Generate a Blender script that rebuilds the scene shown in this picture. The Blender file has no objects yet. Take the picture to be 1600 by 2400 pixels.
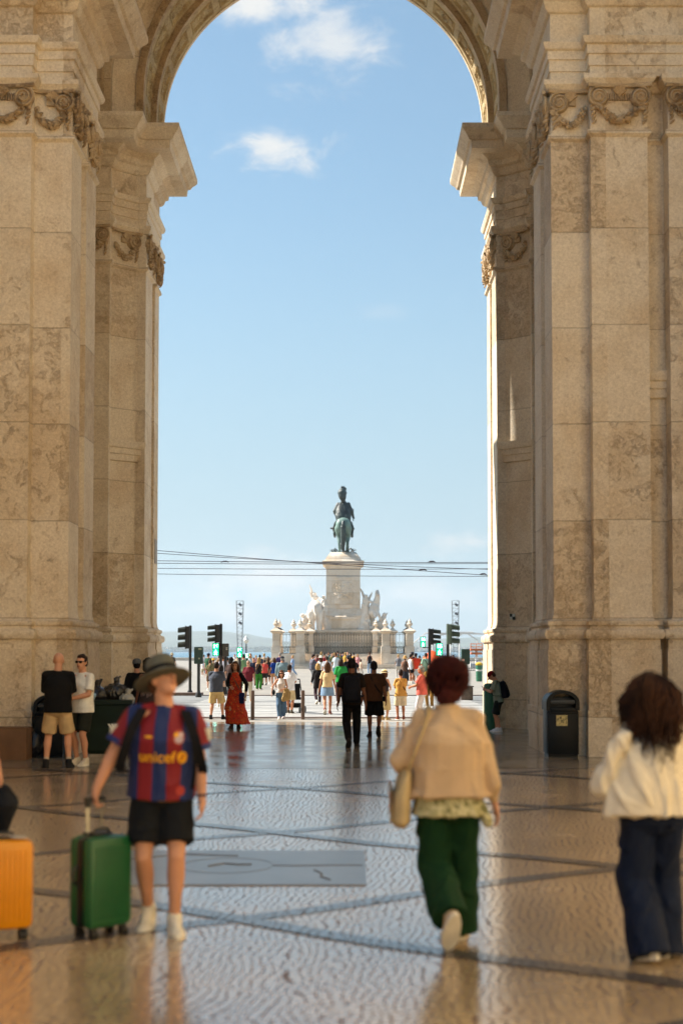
import bpy, bmesh, math, random
from mathutils import Vector, Matrix, noise, Euler, Quaternion
from mathutils.bvhtree import BVHTree
R = math.radians; PI = math.pi
rnd = random.Random(7)
scene = bpy.context.scene
COL = scene.collection
# ------------------------------------------------------------ camera
F = 3333.33; XV = 819.0; YV = 1368.0; TILT = R(2.7); CAMX = 0.67; CAMH = 1.8
cam_d = bpy.data.cameras.new('camera'); cam = bpy.data.objects.new('camera', cam_d); COL.objects.link(cam)
cam.location = (CAMX, 0, CAMH); cam.rotation_euler = (PI/2 + TILT, 0, 0)
cam_d.sensor_fit = 'VERTICAL'; cam_d.sensor_height = 36; cam_d.lens = 50
cam_d.shift_x = -(XV-800)/2400; cam_d.shift_y = (YV-1200)/2400
cam_d.clip_start = 0.1; cam_d.clip_end = 30000
cam_d.dof.use_dof = True; cam_d.dof.focus_distance = 45; cam_d.dof.aperture_fstop = 1.35
scene.camera = cam
# ------------------------------------------------------------ light
SUN_EL = R(43); SUN_B = R(16.7)       # sun stands to the left, a little beyond the arch
sun_dir = Vector((-math.cos(SUN_B)*math.cos(SUN_EL), math.sin(SUN_B)*math.cos(SUN_EL), math.sin(SUN_EL)))
sd = bpy.data.lights.new('sun', 'SUN'); sd.energy = 5.0; sd.angle = R(0.53); sd.color = (1.0, 0.93, 0.82)
so = bpy.data.objects.new('sun', sd); COL.objects.link(so)
so.rotation_euler = sun_dir.to_track_quat('Z', 'Y').to_euler()
world = bpy.data.worlds.new('World'); scene.world = world; world.use_nodes = True
scene.view_settings.view_transform = 'Standard'; scene.view_settings.look = 'None'
scene.view_settings.exposure = 1.28; scene.view_settings.gamma = 1
scene.view_settings.use_curve_mapping = False
scene.cycles.use_denoising = True
scene.cycles.max_bounces = 7; scene.cycles.diffuse_bounces = 5; scene.cycles.glossy_bounces = 3
scene.cycles.caustics_reflective = False; scene.cycles.caustics_refractive = False
scene.cycles.sample_clamp_indirect = 6
def build_world():
    nt = world.node_tree; nt.nodes.clear(); N = nt.nodes.new; L = nt.links.new
    out = N('ShaderNodeOutputWorld'); bg = N('ShaderNodeBackground'); sky = N('ShaderNodeTexSky')
    sky.sky_type = 'NISHITA'; sky.sun_disc = False; sky.sun_elevation = SUN_EL
    sky.sun_rotation = math.atan2(sun_dir.x, sun_dir.y)
    sky.air_density = 1.0; sky.dust_density = 0.15; sky.ozone_density = 1.6; sky.altitude = 20
    tc = N('ShaderNodeTexCoord'); sp = N('ShaderNodeSeparateXYZ'); L(tc.outputs['Generated'], sp.inputs[0])
    def m(op, a, b=None, c=None):
        n = N('ShaderNodeMath'); n.operation = op
        for i, v in enumerate((a, b, c)):
            if v is None: continue
            if isinstance(v, (int, float)): n.inputs[i].default_value = v
            else: L(v, n.inputs[i])
        return n.outputs[0]
    az = m('ARCTAN2', sp.outputs[0], sp.outputs[1]); el = m('ARCSINE', sp.outputs[2])
    cmb = N('ShaderNodeCombineXYZ'); L(m('MULTIPLY', az, 1.0), cmb.inputs[0]); L(m('MULTIPLY', el, 1.9), cmb.inputs[1])
    nz = N('ShaderNodeTexNoise'); nz.inputs['Scale'].default_value = 26; nz.inputs['Detail'].default_value = 9
    nz.inputs['Roughness'].default_value = .62; nz.inputs['Distortion'].default_value = .35
    L(cmb.outputs[0], nz.inputs['Vector'])
    total = None
    # wisps of cloud: azimuth, elevation (deg), half sizes (deg), amount
    for a, e, wa, we, k in [(-3.6, 25.0, 3.8, 1.5, .95), (-0.9, 23.4, 3.2, 1.9, .75), (-2.9, 19.6, 2.8, 1.15, .95),
                            (-3.6, 2.9, 4.2, 1.4, .8), (4.8, 4.3, 2.0, .75, .9), (2.6, 2.2, 3.6, 1.1, .6), (-5.2, 1.5, 2.4, .7, .6), (-1.2, 3.1, 2.2, .8, .5),
                            (1.0, 13.5, 1.5, .5, .12), (5.6, 19.6, 1.4, .8, .45)]:
        u = m('DIVIDE', m('SUBTRACT', az, R(a)), R(wa)); v = m('DIVIDE', m('SUBTRACT', el, R(e)), R(we))
        d = m('SUBTRACT', 1.0, m('SQRT', m('ADD', m('MULTIPLY', u, u), m('MULTIPLY', v, v))))
        d = m('ADD', m('MULTIPLY', d, .42), m('SUBTRACT', nz.outputs[0], .48))
        mr = N('ShaderNodeMapRange'); mr.interpolation_type = 'SMOOTHSTEP'; L(d, mr.inputs[0])
        mr.inputs[1].default_value = .04; mr.inputs[2].default_value = .48; mr.inputs[3].default_value = 0; mr.inputs[4].default_value = k
        total = mr.outputs[0] if total is None else m('MAXIMUM', total, mr.outputs[0])
    mix = N('ShaderNodeMix'); mix.data_type = 'RGBA'; L(total, mix.inputs[0])
    hs = N('ShaderNodeHueSaturation'); hs.inputs['Saturation'].default_value = 1.0; L(sky.outputs[0], hs.inputs['Color'])
    # pale summer haze low over the river
    hz = N('ShaderNodeMix'); hz.data_type = 'RGBA'; tn = N('ShaderNodeMix'); tn.data_type = 'RGBA'; tn.blend_type = 'MULTIPLY'; tn.inputs[0].default_value = 1; tn.inputs[7].default_value = (.80, .98, .95, 1); L(hs.outputs[0], tn.inputs[6]); L(tn.outputs[2], hz.inputs[6]); hz.inputs[7].default_value = (2.65, 3.55, 4.1, 1)
    he = N('ShaderNodeMapRange'); he.interpolation_type = 'SMOOTHERSTEP'; L(el, he.inputs[0]); he.inputs[1].default_value = R(-2); he.inputs[2].default_value = R(24); he.inputs[3].default_value = .92; he.inputs[4].default_value = .22
    L(he.outputs[0], hz.inputs[0])
    L(hz.outputs[2], mix.inputs[6]); mix.inputs[7].default_value = (5.2, 5.15, 5.0, 1)
    L(mix.outputs[2], bg.inputs[0]); bg.inputs[1].default_value = 0.072
    L(bg.outputs[0], out.inputs[0])
build_world()
# ------------------------------------------------------------ pixel -> world (used to read measurements off the photograph)
CA, SA = math.cos(TILT), math.sin(TILT)
def ray(px, py):
    u = (px-XV)/F; v = (YV-py)/F
    return Vector((u, CA - v*SA, v*CA + SA))
def at(px, py, Y):
    d = ray(px, py); t = Y/d.y
    return Vector((CAMX + d.x*t, Y, CAMH + d.z*t))
def gnd(px, py, z=0):
    d = ray(px, py); t = (z-CAMH)/d.z
    return Vector((CAMX + d.x*t, d.y*t, z))
# ------------------------------------------------------------ materials
MATS = {}
def srgb(*c):
    return tuple((x/255/12.92 if x/255 <= .04045 else ((x/255+.055)/1.055)**2.4) for x in c)
def newmat(name):
    m = bpy.data.materials.new(name); m.use_nodes = True; nt = m.node_tree
    return m, nt, nt.nodes['Principled BSDF'], nt.nodes.new, nt.links.new
def M(name, c, rough=.7, var=.18, scale=9., bump=.0, metal=0., emit=0., bscale=None, spec=None, c2=None, trans=0):
    if name in MATS: return MATS[name]
    m, nt, b, N, L = newmat(name)
    b.inputs['Roughness'].default_value = rough; b.inputs['Metallic'].default_value = metal
    if spec is not None: b.inputs['Specular IOR Level'].default_value = spec
    tc = N('ShaderNodeTexCoord'); nz = N('ShaderNodeTexNoise'); nz.inputs['Scale'].default_value = scale; nz.inputs['Detail'].default_value = 5
    L(tc.outputs['Object'], nz.inputs['Vector'])
    mr = N('ShaderNodeMapRange'); L(nz.outputs[0], mr.inputs[0]); mr.inputs[1].default_value = .3; mr.inputs[2].default_value = .7
    mix = N('ShaderNodeMix'); mix.data_type = 'RGBA'; L(mr.outputs[0], mix.inputs[0])
    d = c2 if c2 else tuple(x*(1-var) for x in c); u = c if c2 else tuple(min(1, x*(1+var*.6)) for x in c)
    mix.inputs[6].default_value = (*d, 1); mix.inputs[7].default_value = (*u, 1)
    L(mix.outputs[2], b.inputs['Base Color'])
    if bump:
        n2 = N('ShaderNodeTexNoise'); n2.inputs['Scale'].default_value = bscale or scale*6; n2.inputs['Detail'].default_value = 4
        L(tc.outputs['Object'], n2.inputs['Vector']); bp = N('ShaderNodeBump'); bp.inputs['Strength'].default_value = bump
        bp.inputs['Distance'].default_value = .02; L(n2.outputs[0], bp.inputs['Height']); L(bp.outputs[0], b.inputs['Normal'])
    if emit:
        L(mix.outputs[2], b.inputs['Emission Color']); b.inputs['Emission Strength'].default_value = emit
    MATS[name] = m; return m
def cloth(r, g, b, var=.2):
    return M('cloth_%d_%d_%d' % (r, g, b), srgb(r, g, b), .85, var, 7., .35, bscale=60, spec=.2)
def stone_mat(name, base, stain, z0=4.05, dz=1.69, jw=.014, heavy=1.0, low=None, hj=2.3):
    """limestone ashlar: courses, per block tone, worm holes and brown weathering"""
    m, nt, b, N, L = newmat(name)
    tc = N('ShaderNodeTexCoord'); sp = N('ShaderNodeSeparateXYZ'); L(tc.outputs['Object'], sp.inputs[0])
    def mm(op, a, bb=None, c=None):
        n = N('ShaderNodeMath'); n.operation = op
        for i, v in enumerate((a, bb, c)):
            if v is None: continue
            if isinstance(v, (int, float)): n.inputs[i].default_value = v
            else: L(v, n.inputs[i])
        return n.outputs[0]
    def noise_(scale, det, rough=.6, dist=0.):
        n = N('ShaderNodeTexNoise'); n.inputs['Scale'].default_value = scale; n.inputs['Detail'].default_value = det
        n.inputs['Roughness'].default_value = rough; n.inputs['Distortion'].default_value = dist
        L(tc.outputs['Object'], n.inputs['Vector']); return n.outputs[0]
    def rng(v, a, c, lo=0., hi=1.):
        n = N('ShaderNodeMapRange'); n.interpolation_type = 'SMOOTHSTEP'; L(v, n.inputs[0])
        n.inputs[1].default_value = a; n.inputs[2].default_value = c; n.inputs[3].default_value = lo; n.inputs[4].default_value = hi
        return n.outputs[0]
    zz = mm('DIVIDE', mm('SUBTRACT', sp.outputs[2], z0), dz); row = mm('FLOOR', zz)
    fr = mm('SUBTRACT', zz, row); dj = mm('MULTIPLY', mm('MINIMUM', fr, mm('SUBTRACT', 1.0, fr)), dz)
    joint = rng(dj, jw*.35, jw, 1., 0.)
    cmb = N('ShaderNodeCombineXYZ'); L(mm('FLOOR', mm('MULTIPLY', mm('ADD', sp.outputs[0], .15), .95)), cmb.inputs[0])
    L(mm('FLOOR', mm('MULTIPLY', sp.outputs[1], .45)), cmb.inputs[1]); L(row, cmb.inputs[2])
    wn = N('ShaderNodeTexWhiteNoise'); L(cmb.outputs[0], wn.inputs[0])
    big = noise_(.9, 7, .62, .4); med = noise_(3.3, 9, .7, 1.1); fine = noise_(23, 6, .75, .6); pit = noise_(11, 8, .78, 1.8)
    mix1 = N('ShaderNodeMix'); mix1.data_type = 'RGBA'; mix1.inputs[6].default_value = (*base, 1)
    mix1.inputs[7].default_value = (*tuple(x*y for x, y in zip(base, (.86, .79, .70))), 1)
    L(rng(mm('ADD', big, mm('MULTIPLY', mm('SUBTRACT', wn.outputs[0], .5), .24)), .34, .70), mix1.inputs[0])
    mix2 = N('ShaderNodeMix'); mix2.data_type = 'RGBA'; L(mix1.outputs[2], mix2.inputs[6]); mix2.inputs[7].default_value = (*stain, 1)
    s1 = rng(mm('ADD', med, mm('MULTIPLY', mm('SUBTRACT', wn.outputs[0], .5), .22)), .50, .64)
    L(mm('MULTIPLY', mm('MULTIPLY', s1, rng(pit, .40, .60)), .62*heavy), mix2.inputs[0])
    mixp = N('ShaderNodeMix'); mixp.data_type = 'RGBA'; L(mix2.outputs[2], mixp.inputs[6])
    mixp.inputs[7].default_value = (*tuple(x*.48 for x in stain), 1)
    vein = mm('MULTIPLY', rng(mm('ABSOLUTE', mm('SUBTRACT', pit, .5)), .0, .022, 1., 0.), rng(med, .47, .62))
    L(mm('MULTIPLY', mm('MAXIMUM', vein, rng(pit, .665, .70)), .5*heavy), mixp.inputs[0])
    mixs = N('ShaderNodeMix'); mixs.data_type = 'RGBA'; mixs.blend_type = 'MULTIPLY'; L(mixp.outputs[2], mixs.inputs[6])
    mixs.inputs[0].default_value = 1.0
    cr = N('ShaderNodeValToRGB'); cr.color_ramp.elements[0].position = .3; cr.color_ramp.elements[1].position = .66
    cr.color_ramp.elements[0].color = (.72, .68, .64, 1); cr.color_ramp.elements[1].color = (1.06, 1.05, 1.04, 1); L(fine, cr.inputs[0])
    L(cr.outputs[0], mixs.inputs[7])
    mixj = N('ShaderNodeMix'); mixj.data_type = 'RGBA'; L(mixs.outputs[2], mixj.inputs[6]); mixj.inputs[7].default_value = (*tuple(x*.5 for x in stain), 1)
    L(mm('MULTIPLY', joint, .38), mixj.inputs[0])
    L(mixj.outputs[2], b.inputs['Base Color'])
    b.inputs['Roughness'].default_value = .78; b.inputs['Specular IOR Level'].default_value = .3
    bp = N('ShaderNodeBump'); bp.inputs['Strength'].default_value = .75; bp.inputs['Distance'].default_value = .03
    h = mm('SUBTRACT', mm('ADD', mm('MULTIPLY', fine, .35), mm('MULTIPLY', med, .5)), mm('MULTIPLY', mm('MULTIPLY', s1, rng(pit, .45, .62)), .6*heavy))
    h = mm('SUBTRACT', h, mm('MULTIPLY', joint, .4)); L(h, bp.inputs['Height']); L(bp.outputs[0], b.inputs['Normal'])
    MATS[name] = m; return m
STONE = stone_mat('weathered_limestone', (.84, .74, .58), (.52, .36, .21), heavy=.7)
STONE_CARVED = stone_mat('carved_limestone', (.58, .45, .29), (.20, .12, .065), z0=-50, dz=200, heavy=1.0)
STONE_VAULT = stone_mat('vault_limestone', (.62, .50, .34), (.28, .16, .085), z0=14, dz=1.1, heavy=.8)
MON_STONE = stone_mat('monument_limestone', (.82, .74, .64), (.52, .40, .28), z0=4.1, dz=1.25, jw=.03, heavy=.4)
MON_SCULPT = M('sculpture_marble', (.70, .60, .50), .7, .25, 1.6, .5, bscale=5, c2=(.84, .78, .70))
# ------------------------------------------------------------ objects
def obj(name, me, mat, parent=None, smooth=True, label=None, **kw):
    if isinstance(me, bmesh.types.BMesh):
        m = bpy.data.meshes.new(name); me.to_mesh(m); me.free(); me = m
    o = bpy.data.objects.new(name, me); COL.objects.link(o)
    if mat is not None:
        me.materials.clear()
        for q in (mat if isinstance(mat, (list, tuple)) else [mat]): me.materials.append(q)
    if smooth:
        me.shade_smooth()
        try: me.set_sharp_from_angle(angle=R(smooth if smooth is not True else 42))
        except Exception: pass
    if parent is not None: o.parent = parent
    if label: o['label'] = label
    for k, v in kw.items(): o[k] = v
    return o
def thing(name, label, cat, loc=(0, 0, 0), rz=0, group=None):
    o = bpy.data.objects.new(name, None); COL.objects.link(o); o.empty_display_size = .2
    o.location = loc; o.rotation_euler = (0, 0, rz); o['label'] = label; o['category'] = cat
    if group: o['group'] = group
    return o
def tag(o, label, cat, group=None, kind=None):
    o['label'] = label; o['category'] = cat
    if group: o['group'] = group
    if kind: o['kind'] = kind
    return o
def struct(name, me, mat, smooth=False):
    o = obj(name, me, mat, None, smooth); o['kind'] = 'structure'; return o
def bx(bm, x0, x1, y0, y1, z0, z1, bev=0, mtx=None):
    r = bmesh.ops.create_cube(bm, size=1)['verts']
    for v in r:
        v.co = Vector((x0 + (v.co.x+.5)*(x1-x0), y0 + (v.co.y+.5)*(y1-y0), z0 + (v.co.z+.5)*(z1-z0)))
    if bev:
        es = list({e for v in r for e in v.link_edges})
        q = bmesh.ops.bevel(bm, geom=es, offset=bev, segments=2, profile=.5, affect='EDGES')
        r = list({v for f in q['faces'] for v in f.verts} | {v for v in r if v.is_valid})
    if mtx is not None:
        for v in set(r): v.co = mtx @ v.co
    return bm
def frame(d):
    d = d.normalized(); a = Vector((0, 0, 1)) if abs(d.z) < .9 else Vector((0, 1, 0))
    u = d.cross(a).normalized(); return u, u.cross(d).normalized()
def tube(bm, pts, r, seg=8, cap=True, closed=False):
    pts = [Vector(p) for p in pts]; n = len(pts); rs = r if isinstance(r, (list, tuple)) else [r]*n
    rings = []; u = None
    for i, p in enumerate(pts):
        a = pts[i-1] if (i > 0 or closed) else p; b = pts[(i+1) % n] if (i < n-1 or closed) else p
        d = (b-a)
        if d.length < 1e-9: d = Vector((0, 0, 1))
        d.normalize()
        if u is None: u, w = frame(d)
        else:
            u = (u - d*u.dot(d))
            if u.length < 1e-6: u, w = frame(d)
            u.normalize(); w = u.cross(d)
        w = u.cross(d).normalized()
        rings.append([bm.verts.new(p + (u*math.cos(2*PI*k/seg) + w*math.sin(2*PI*k/seg))*rs[i]) for k in range(seg)])
    m = n if closed else n-1
    for i in range(m):
        A, B = rings[i], rings[(i+1) % n]
        for k in range(seg):
            try: bm.faces.new((A[k], A[(k+1) % seg], B[(k+1) % seg], B[k]))
            except ValueError: pass
    if cap and not closed:
        bm.faces.new(rings[0][::-1]); bm.faces.new(rings[-1])
    return bm
def lathe(bm, prof, c=(0, 0, 0), seg=24, mtx=None, sx=1, sy=1):
    rings = []
    for r, z in prof:
        if r < 1e-6: rings.append([bm.verts.new((c[0], c[1], c[2]+z))])
        else: rings.append([bm.verts.new((c[0]+r*sx*math.cos(2*PI*k/seg), c[1]+r*sy*math.sin(2*PI*k/seg), c[2]+z)) for k in range(seg)])
    if mtx is not None:
        for rg in rings:
            for v in rg: v.co = mtx @ v.co
    for A, B in zip(rings, rings[1:]):
        for k in range(seg):
            a, b = A[k % len(A)], A[(k+1) % len(A)]; c_, d = B[(k+1) % len(B)], B[k % len(B)]
            vs = [];
            for v in (a, b, c_, d):
                if v not in vs: vs.append(v)
            if len(vs) > 2: bm.faces.new(vs)
    if len(rings[0]) > 1: bm.faces.new(rings[0][::-1])
    if len(rings[-1]) > 1: bm.faces.new(rings[-1])
    return bm
def sheet(x0, x1, y0, y1, z, nx=1, ny=1):
    bm = bmesh.new()
    V = [[bm.verts.new((x0+(x1-x0)*i/nx, y0+(y1-y0)*j/ny, z)) for i in range(nx+1)] for j in range(ny+1)]
    for j in range(ny):
        for i in range(nx): bm.faces.new((V[j][i], V[j][i+1], V[j+1][i+1], V[j+1][i]))
    return bm
def children(o): return [c for c in bpy.data.objects if c.parent == o]
def copy_tree(o, parent=None):
    c = o.copy(); COL.objects.link(c); c.parent = parent
    for ch in children(o): copy_tree(ch, c)
    return c
class Vol:
    """a body grown from overlapping rounded primitives, fused into ONE continuous skin by a voxel remesh"""
    def __init__(s): s.bm = bmesh.new()
    def cone(s, a, b, ra, rb, seg=12):
        a = Vector(a); b = Vector(b); d = b-a; L = d.length
        if L < 1e-5: return s.ell(a, (ra, ra, ra))
        d.normalize(); pts = []; rs = []
        for k in range(4): t = PI/2*k/4; pts.append(a-d*ra*math.cos(t)); rs.append(max(1e-3, ra*math.sin(t)))
        pts.append(a); rs.append(ra); pts.append(b); rs.append(rb)
        for k in range(1, 5): t = PI/2*k/4; pts.append(b+d*rb*math.sin(t)); rs.append(max(1e-3, rb*math.cos(t)))
        tube(s.bm, pts, rs, seg); return s
    def chain(s, pts, rs, seg=12):
        for i in range(len(pts)-1): s.cone(pts[i], pts[i+1], rs[i], rs[i+1], seg)
        return s
    def cyl(s, a, b, ra, rb, seg=18):
        tube(s.bm, [Vector(a), Vector(a).lerp(Vector(b), .5), Vector(b)], [ra, (ra+rb)/2, rb], seg); return s
    def ell(s, c, r, rot=None, mtx=None, seg=14):
        if not isinstance(r, (tuple, list)): r = (r, r, r)
        q = mtx if mtx is not None else (Euler(rot).to_matrix() if rot else Matrix.Identity(3))
        m4 = Matrix.Translation(Vector(c)) @ q.to_4x4() @ Matrix.Diagonal((r[0], r[1], r[2], 1))
        bmesh.ops.create_uvsphere(s.bm, u_segments=seg, v_segments=max(6, seg*2//3), radius=1, matrix=m4); return s
    def box(s, x0, x1, y0, y1, z0, z1, mtx=None):
        bx(s.bm, x0, x1, y0, y1, z0, z1, 0, mtx); return s
    def loft(s, rings, seg=20, n=2.3):
        """rings: (centre, u, v) with u, v the half-axis vectors"""
        rr = []
        for c, u, v in rings:
            c = Vector(c); u = Vector(u); v = Vector(v); g = []
            for k in range(seg):
                t = 2*PI*k/seg; ct, st = math.cos(t), math.sin(t)
                g.append(s.bm.verts.new(c + u*(math.copysign(abs(ct)**(2/n), ct)) + v*(math.copysign(abs(st)**(2/n), st))))
            rr.append(g)
        for A, B in zip(rr, rr[1:]):
            for k in range(seg): s.bm.faces.new((A[k], A[(k+1) % seg], B[(k+1) % seg], B[k]))
        s.bm.faces.new(rr[0][::-1]); s.bm.faces.new(rr[-1]); return s
    def build(s, vox=.01, smooth=4, disp=0, dscale=6, seed=0, extra=None):
        bmesh.ops.recalc_face_normals(s.bm, faces=s.bm.faces)
        me = bpy.data.meshes.new('tmp'); s.bm.to_mesh(me); s.bm.free()
        o = bpy.data.objects.new('tmp', me); COL.objects.link(o)
        md = o.modifiers.new('r', 'REMESH'); md.mode = 'VOXEL'; md.voxel_size = vox; md.use_smooth_shade = True
        if smooth:
            sm = o.modifiers.new('s', 'SMOOTH'); sm.factor = .5; sm.iterations = smooth
        dg = bpy.context.evaluated_depsgraph_get(); dg.update()
        me2 = bpy.data.meshes.new_from_object(o.evaluated_get(dg))
        bpy.data.objects.remove(o); bpy.data.meshes.remove(me)
        if disp:
            nrm = [v.normal.copy() for v in me2.vertices]
            for v, n in zip(me2.vertices, nrm):
                p = v.co*dscale + Vector((seed*3.1, seed*1.7, 0)); p.z *= .45
                q_ = p + Vector((noise.noise(p*.7+Vector((9, 2, 4))), noise.noise(p*.7), 0))*.9
                a = 1-abs(noise.noise(q_))*3.2; b_ = 1-abs(noise.noise(q_*2.1+Vector((4, 7, 1))))*3.0
                v.co += n*disp*max(-.12, a*.9 + b_*.45 - .55)
        if extra is not None:
            b2 = bmesh.new(); b2.from_mesh(me2); t = bpy.data.meshes.new('t'); extra.to_mesh(t); extra.free(); b2.from_mesh(t); b2.to_mesh(me2); b2.free(); bpy.data.meshes.remove(t)
        return me2
# ============================================================ GROUND
def cobble_mat(name, c1, c2, joint, rough=.3, size=.074, wave=.05):
    m, nt, b, N, L = newmat(name)
    tc = N('ShaderNodeTexCoord')
    def mm(op, a, bb=None):
        n = N('ShaderNodeMath'); n.operation = op
        for i, v in enumerate((a, bb)):
            if v is None: continue
            if isinstance(v, (int, float)): n.inputs[i].default_value = v
            else: L(v, n.inputs[i])
        return n.outputs[0]
    sp = N('ShaderNodeSeparateXYZ'); L(tc.outputs['Object'], sp.inputs[0])
    nz = N('ShaderNodeTexNoise'); nz.inputs['Scale'].default_value = 2.2; nz.inputs['Detail'].default_value = 3; L(tc.outputs['Object'], nz.inputs['Vector'])
    nz2 = N('ShaderNodeTexNoise'); nz2.inputs['Scale'].default_value = 7; nz2.inputs['Detail'].default_value = 4; L(tc.outputs['Object'], nz2.inputs['Vector'])
    # rows run in shallow scallops across the street
    xs = mm('ADD', mm('ADD', sp.outputs[0], mm('MULTIPLY', mm('SINE', mm('ADD', mm('MULTIPLY', sp.outputs[1], 10.5), mm('MULTIPLY', nz.outputs[0], 14.))), .016)), mm('ADD', mm('MULTIPLY', mm('SUBTRACT', nz.outputs[0], .5), .34), mm('MULTIPLY', mm('SUBTRACT', nz2.outputs[0], .5), .07)))
    ys = mm('ADD', mm('ADD', sp.outputs[1], mm('MULTIPLY', mm('SINE', mm('MULTIPLY', sp.outputs[0], 8.4)), wave*.4)), mm('MULTIPLY', mm('SUBTRACT', nz2.outputs[0], .5), .05))
    cb = N('ShaderNodeCombineXYZ'); L(mm('DIVIDE', ys, size), cb.inputs[0]); L(mm('DIVIDE', xs, size*.82), cb.inputs[1])
    br = N('ShaderNodeTexBrick'); br.inputs['Scale'].default_value = 1; br.inputs['Brick Width'].default_value = 1; br.inputs['Row Height'].default_value = 1
    br.inputs['Mortar Size'].default_value = .10; br.inputs['Mortar Smooth'].default_value = .35; br.inputs['Bias'].default_value = 0
    br.inputs['Color1'].default_value = (*c1, 1); br.inputs['Color2'].default_value = (*c2, 1); br.inputs['Mortar'].default_value = (*joint, 1)
    L(cb.outputs[0], br.inputs['Vector'])
    big = N('ShaderNodeTexNoise'); big.inputs['Scale'].default_value = .8; big.inputs['Detail'].default_value = 6; L(tc.outputs['Object'], big.inputs['Vector'])
    mx = N('ShaderNodeMix'); mx.data_type = 'RGBA'; mx.blend_type = 'MULTIPLY'; mx.inputs[0].default_value = 1
    cr = N('ShaderNodeValToRGB'); cr.color_ramp.elements[0].position = .3; cr.color_ramp.elements[1].position = .7
    cr.color_ramp.elements[0].color = (.66, .62, .58, 1); cr.color_ramp.elements[1].color = (1.08, 1.06, 1.04, 1); L(big.outputs[0], cr.inputs[0])
    L(br.outputs['Color'], mx.inputs[6]); L(cr.outputs[0], mx.inputs[7]); L(mx.outputs[2], b.inputs['Base Color'])
    mr = N('ShaderNodeMapRange'); L(big.outputs[0], mr.inputs[0]); mr.inputs[1].default_value = .3; mr.inputs[2].default_value = .7
    mr.inputs[3].default_value = rough-.07; mr.inputs[4].default_value = rough+.09; 
    L(mm('ADD', mr.outputs[0], mm('MULTIPLY', br.outputs['Fac'], .4)), b.inputs['Roughness'])
    bp = N('ShaderNodeBump'); bp.inputs['Strength'].default_value = .32; bp.inputs['Distance'].default_value = .005
    h = mm('ADD', mm('MULTIPLY', mm('SUBTRACT', 1., br.outputs['Fac']), .6), mm('MULTIPLY', nz2.outputs[0], .15)); L(h, bp.inputs['Height']); L(bp.outputs[0], b.inputs['Normal'])
    b.inputs['Specular IOR Level'].default_value = 1.0; L(mm('MULTIPLY', mm('SUBTRACT', 1., br.outputs['Fac']), 1.), b.inputs['Coat Weight']); b.inputs['Coat Roughness'].default_value = .16
    MATS[name] = m; return m
COB = cobble_mat('beige_cobbles', (.74, .55, .31), (.63, .46, .25), (.10, .04, .018), rough=.21)
COBD = cobble_mat('black_basalt_cobbles', (.10, .075, .06), (.06, .045, .04), (.03, .018, .012), rough=.4)
def slab_mat(name, c, sx, sy, rough, joint=(.2, .15, .1), jw=.012, var=.2, bump=.12, wear=0):
    m, nt, b, N, L = newmat(name); tc = N('ShaderNodeTexCoord')
    br = N('ShaderNodeTexBrick'); br.inputs['Scale'].default_value = 1; br.inputs['Brick Width'].default_value = sx; br.inputs['Row Height'].default_value = sy
    br.inputs['Mortar Size'].default_value = jw; br.inputs['Mortar Smooth'].default_value = .2
    br.inputs['Color1'].default_value = (*c, 1); br.inputs['Color2'].default_value = (*tuple(x*(1-var) for x in c), 1); br.inputs['Mortar'].default_value = (*joint, 1)
    L(tc.outputs['Object'], br.inputs['Vector'])
    nz = N('ShaderNodeTexNoise'); nz.inputs['Scale'].default_value = 1.3; nz.inputs['Detail'].default_value = 8; L(tc.outputs['Object'], nz.inputs['Vector'])
    cr = N('ShaderNodeValToRGB'); cr.color_ramp.elements[0].position = .32; cr.color_ramp.elements[1].position = .68
    cr.color_ramp.elements[0].color = (.74, .72, .70, 1); cr.color_ramp.elements[1].color = (1.05, 1.05, 1.05, 1); L(nz.outputs[0], cr.inputs[0])
    mx = N('ShaderNodeMix'); mx.data_type = 'RGBA'; mx.blend_type = 'MULTIPLY'; mx.inputs[0].default_value = 1
    L(br.outputs['Color'], mx.inputs[6]); L(cr.outputs[0], mx.inputs[7]); L(mx.outputs[2], b.inputs['Base Color'])
    mr = N('ShaderNodeMapRange'); L(nz.outputs[0], mr.inputs[0]); mr.inputs[1].default_value = .3; mr.inputs[2].default_value = .7
    mr.inputs[3].default_value = max(.02, rough-.06); mr.inputs[4].default_value = rough+.08; L(mr.outputs[0], b.inputs['Roughness'])
    n2 = N('ShaderNodeTexNoise'); n2.inputs['Scale'].default_value = 5; n2.inputs['Detail'].default_value = 5; L(tc.outputs['Object'], n2.inputs['Vector'])
    bp = N('ShaderNodeBump'); bp.inputs['Strength'].default_value = bump; bp.inputs['Distance'].default_value = .01; L(n2.outputs[0], bp.inputs['Height']); L(bp.outputs[0], b.inputs['Normal'])
    MATS[name] = m; return m
POLISH = slab_mat('polished_limestone_slabs', (.32, .26, .19), 1.25, .95, .16, (.10, .07, .05), .014, bump=.08)
PLAZA = slab_mat('pale_plaza_paving', (.34, .31, .265), .9, .6, .6, (.38, .33, .27), .015)
ROADM = slab_mat('grey_granite_setts', (.25, .255, .25), .22, .14, .6, (.22, .21, .2), .012)
PAINT = M('white_road_paint', (.46, .45, .43), .7, .15, 3)
struct('plaza_ground', sheet(-400, 400, -60, 262, 0, 1, 1), PLAZA)
struct('water', sheet(-9000, 9000, 255, 5200, -3.2), None)
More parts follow.
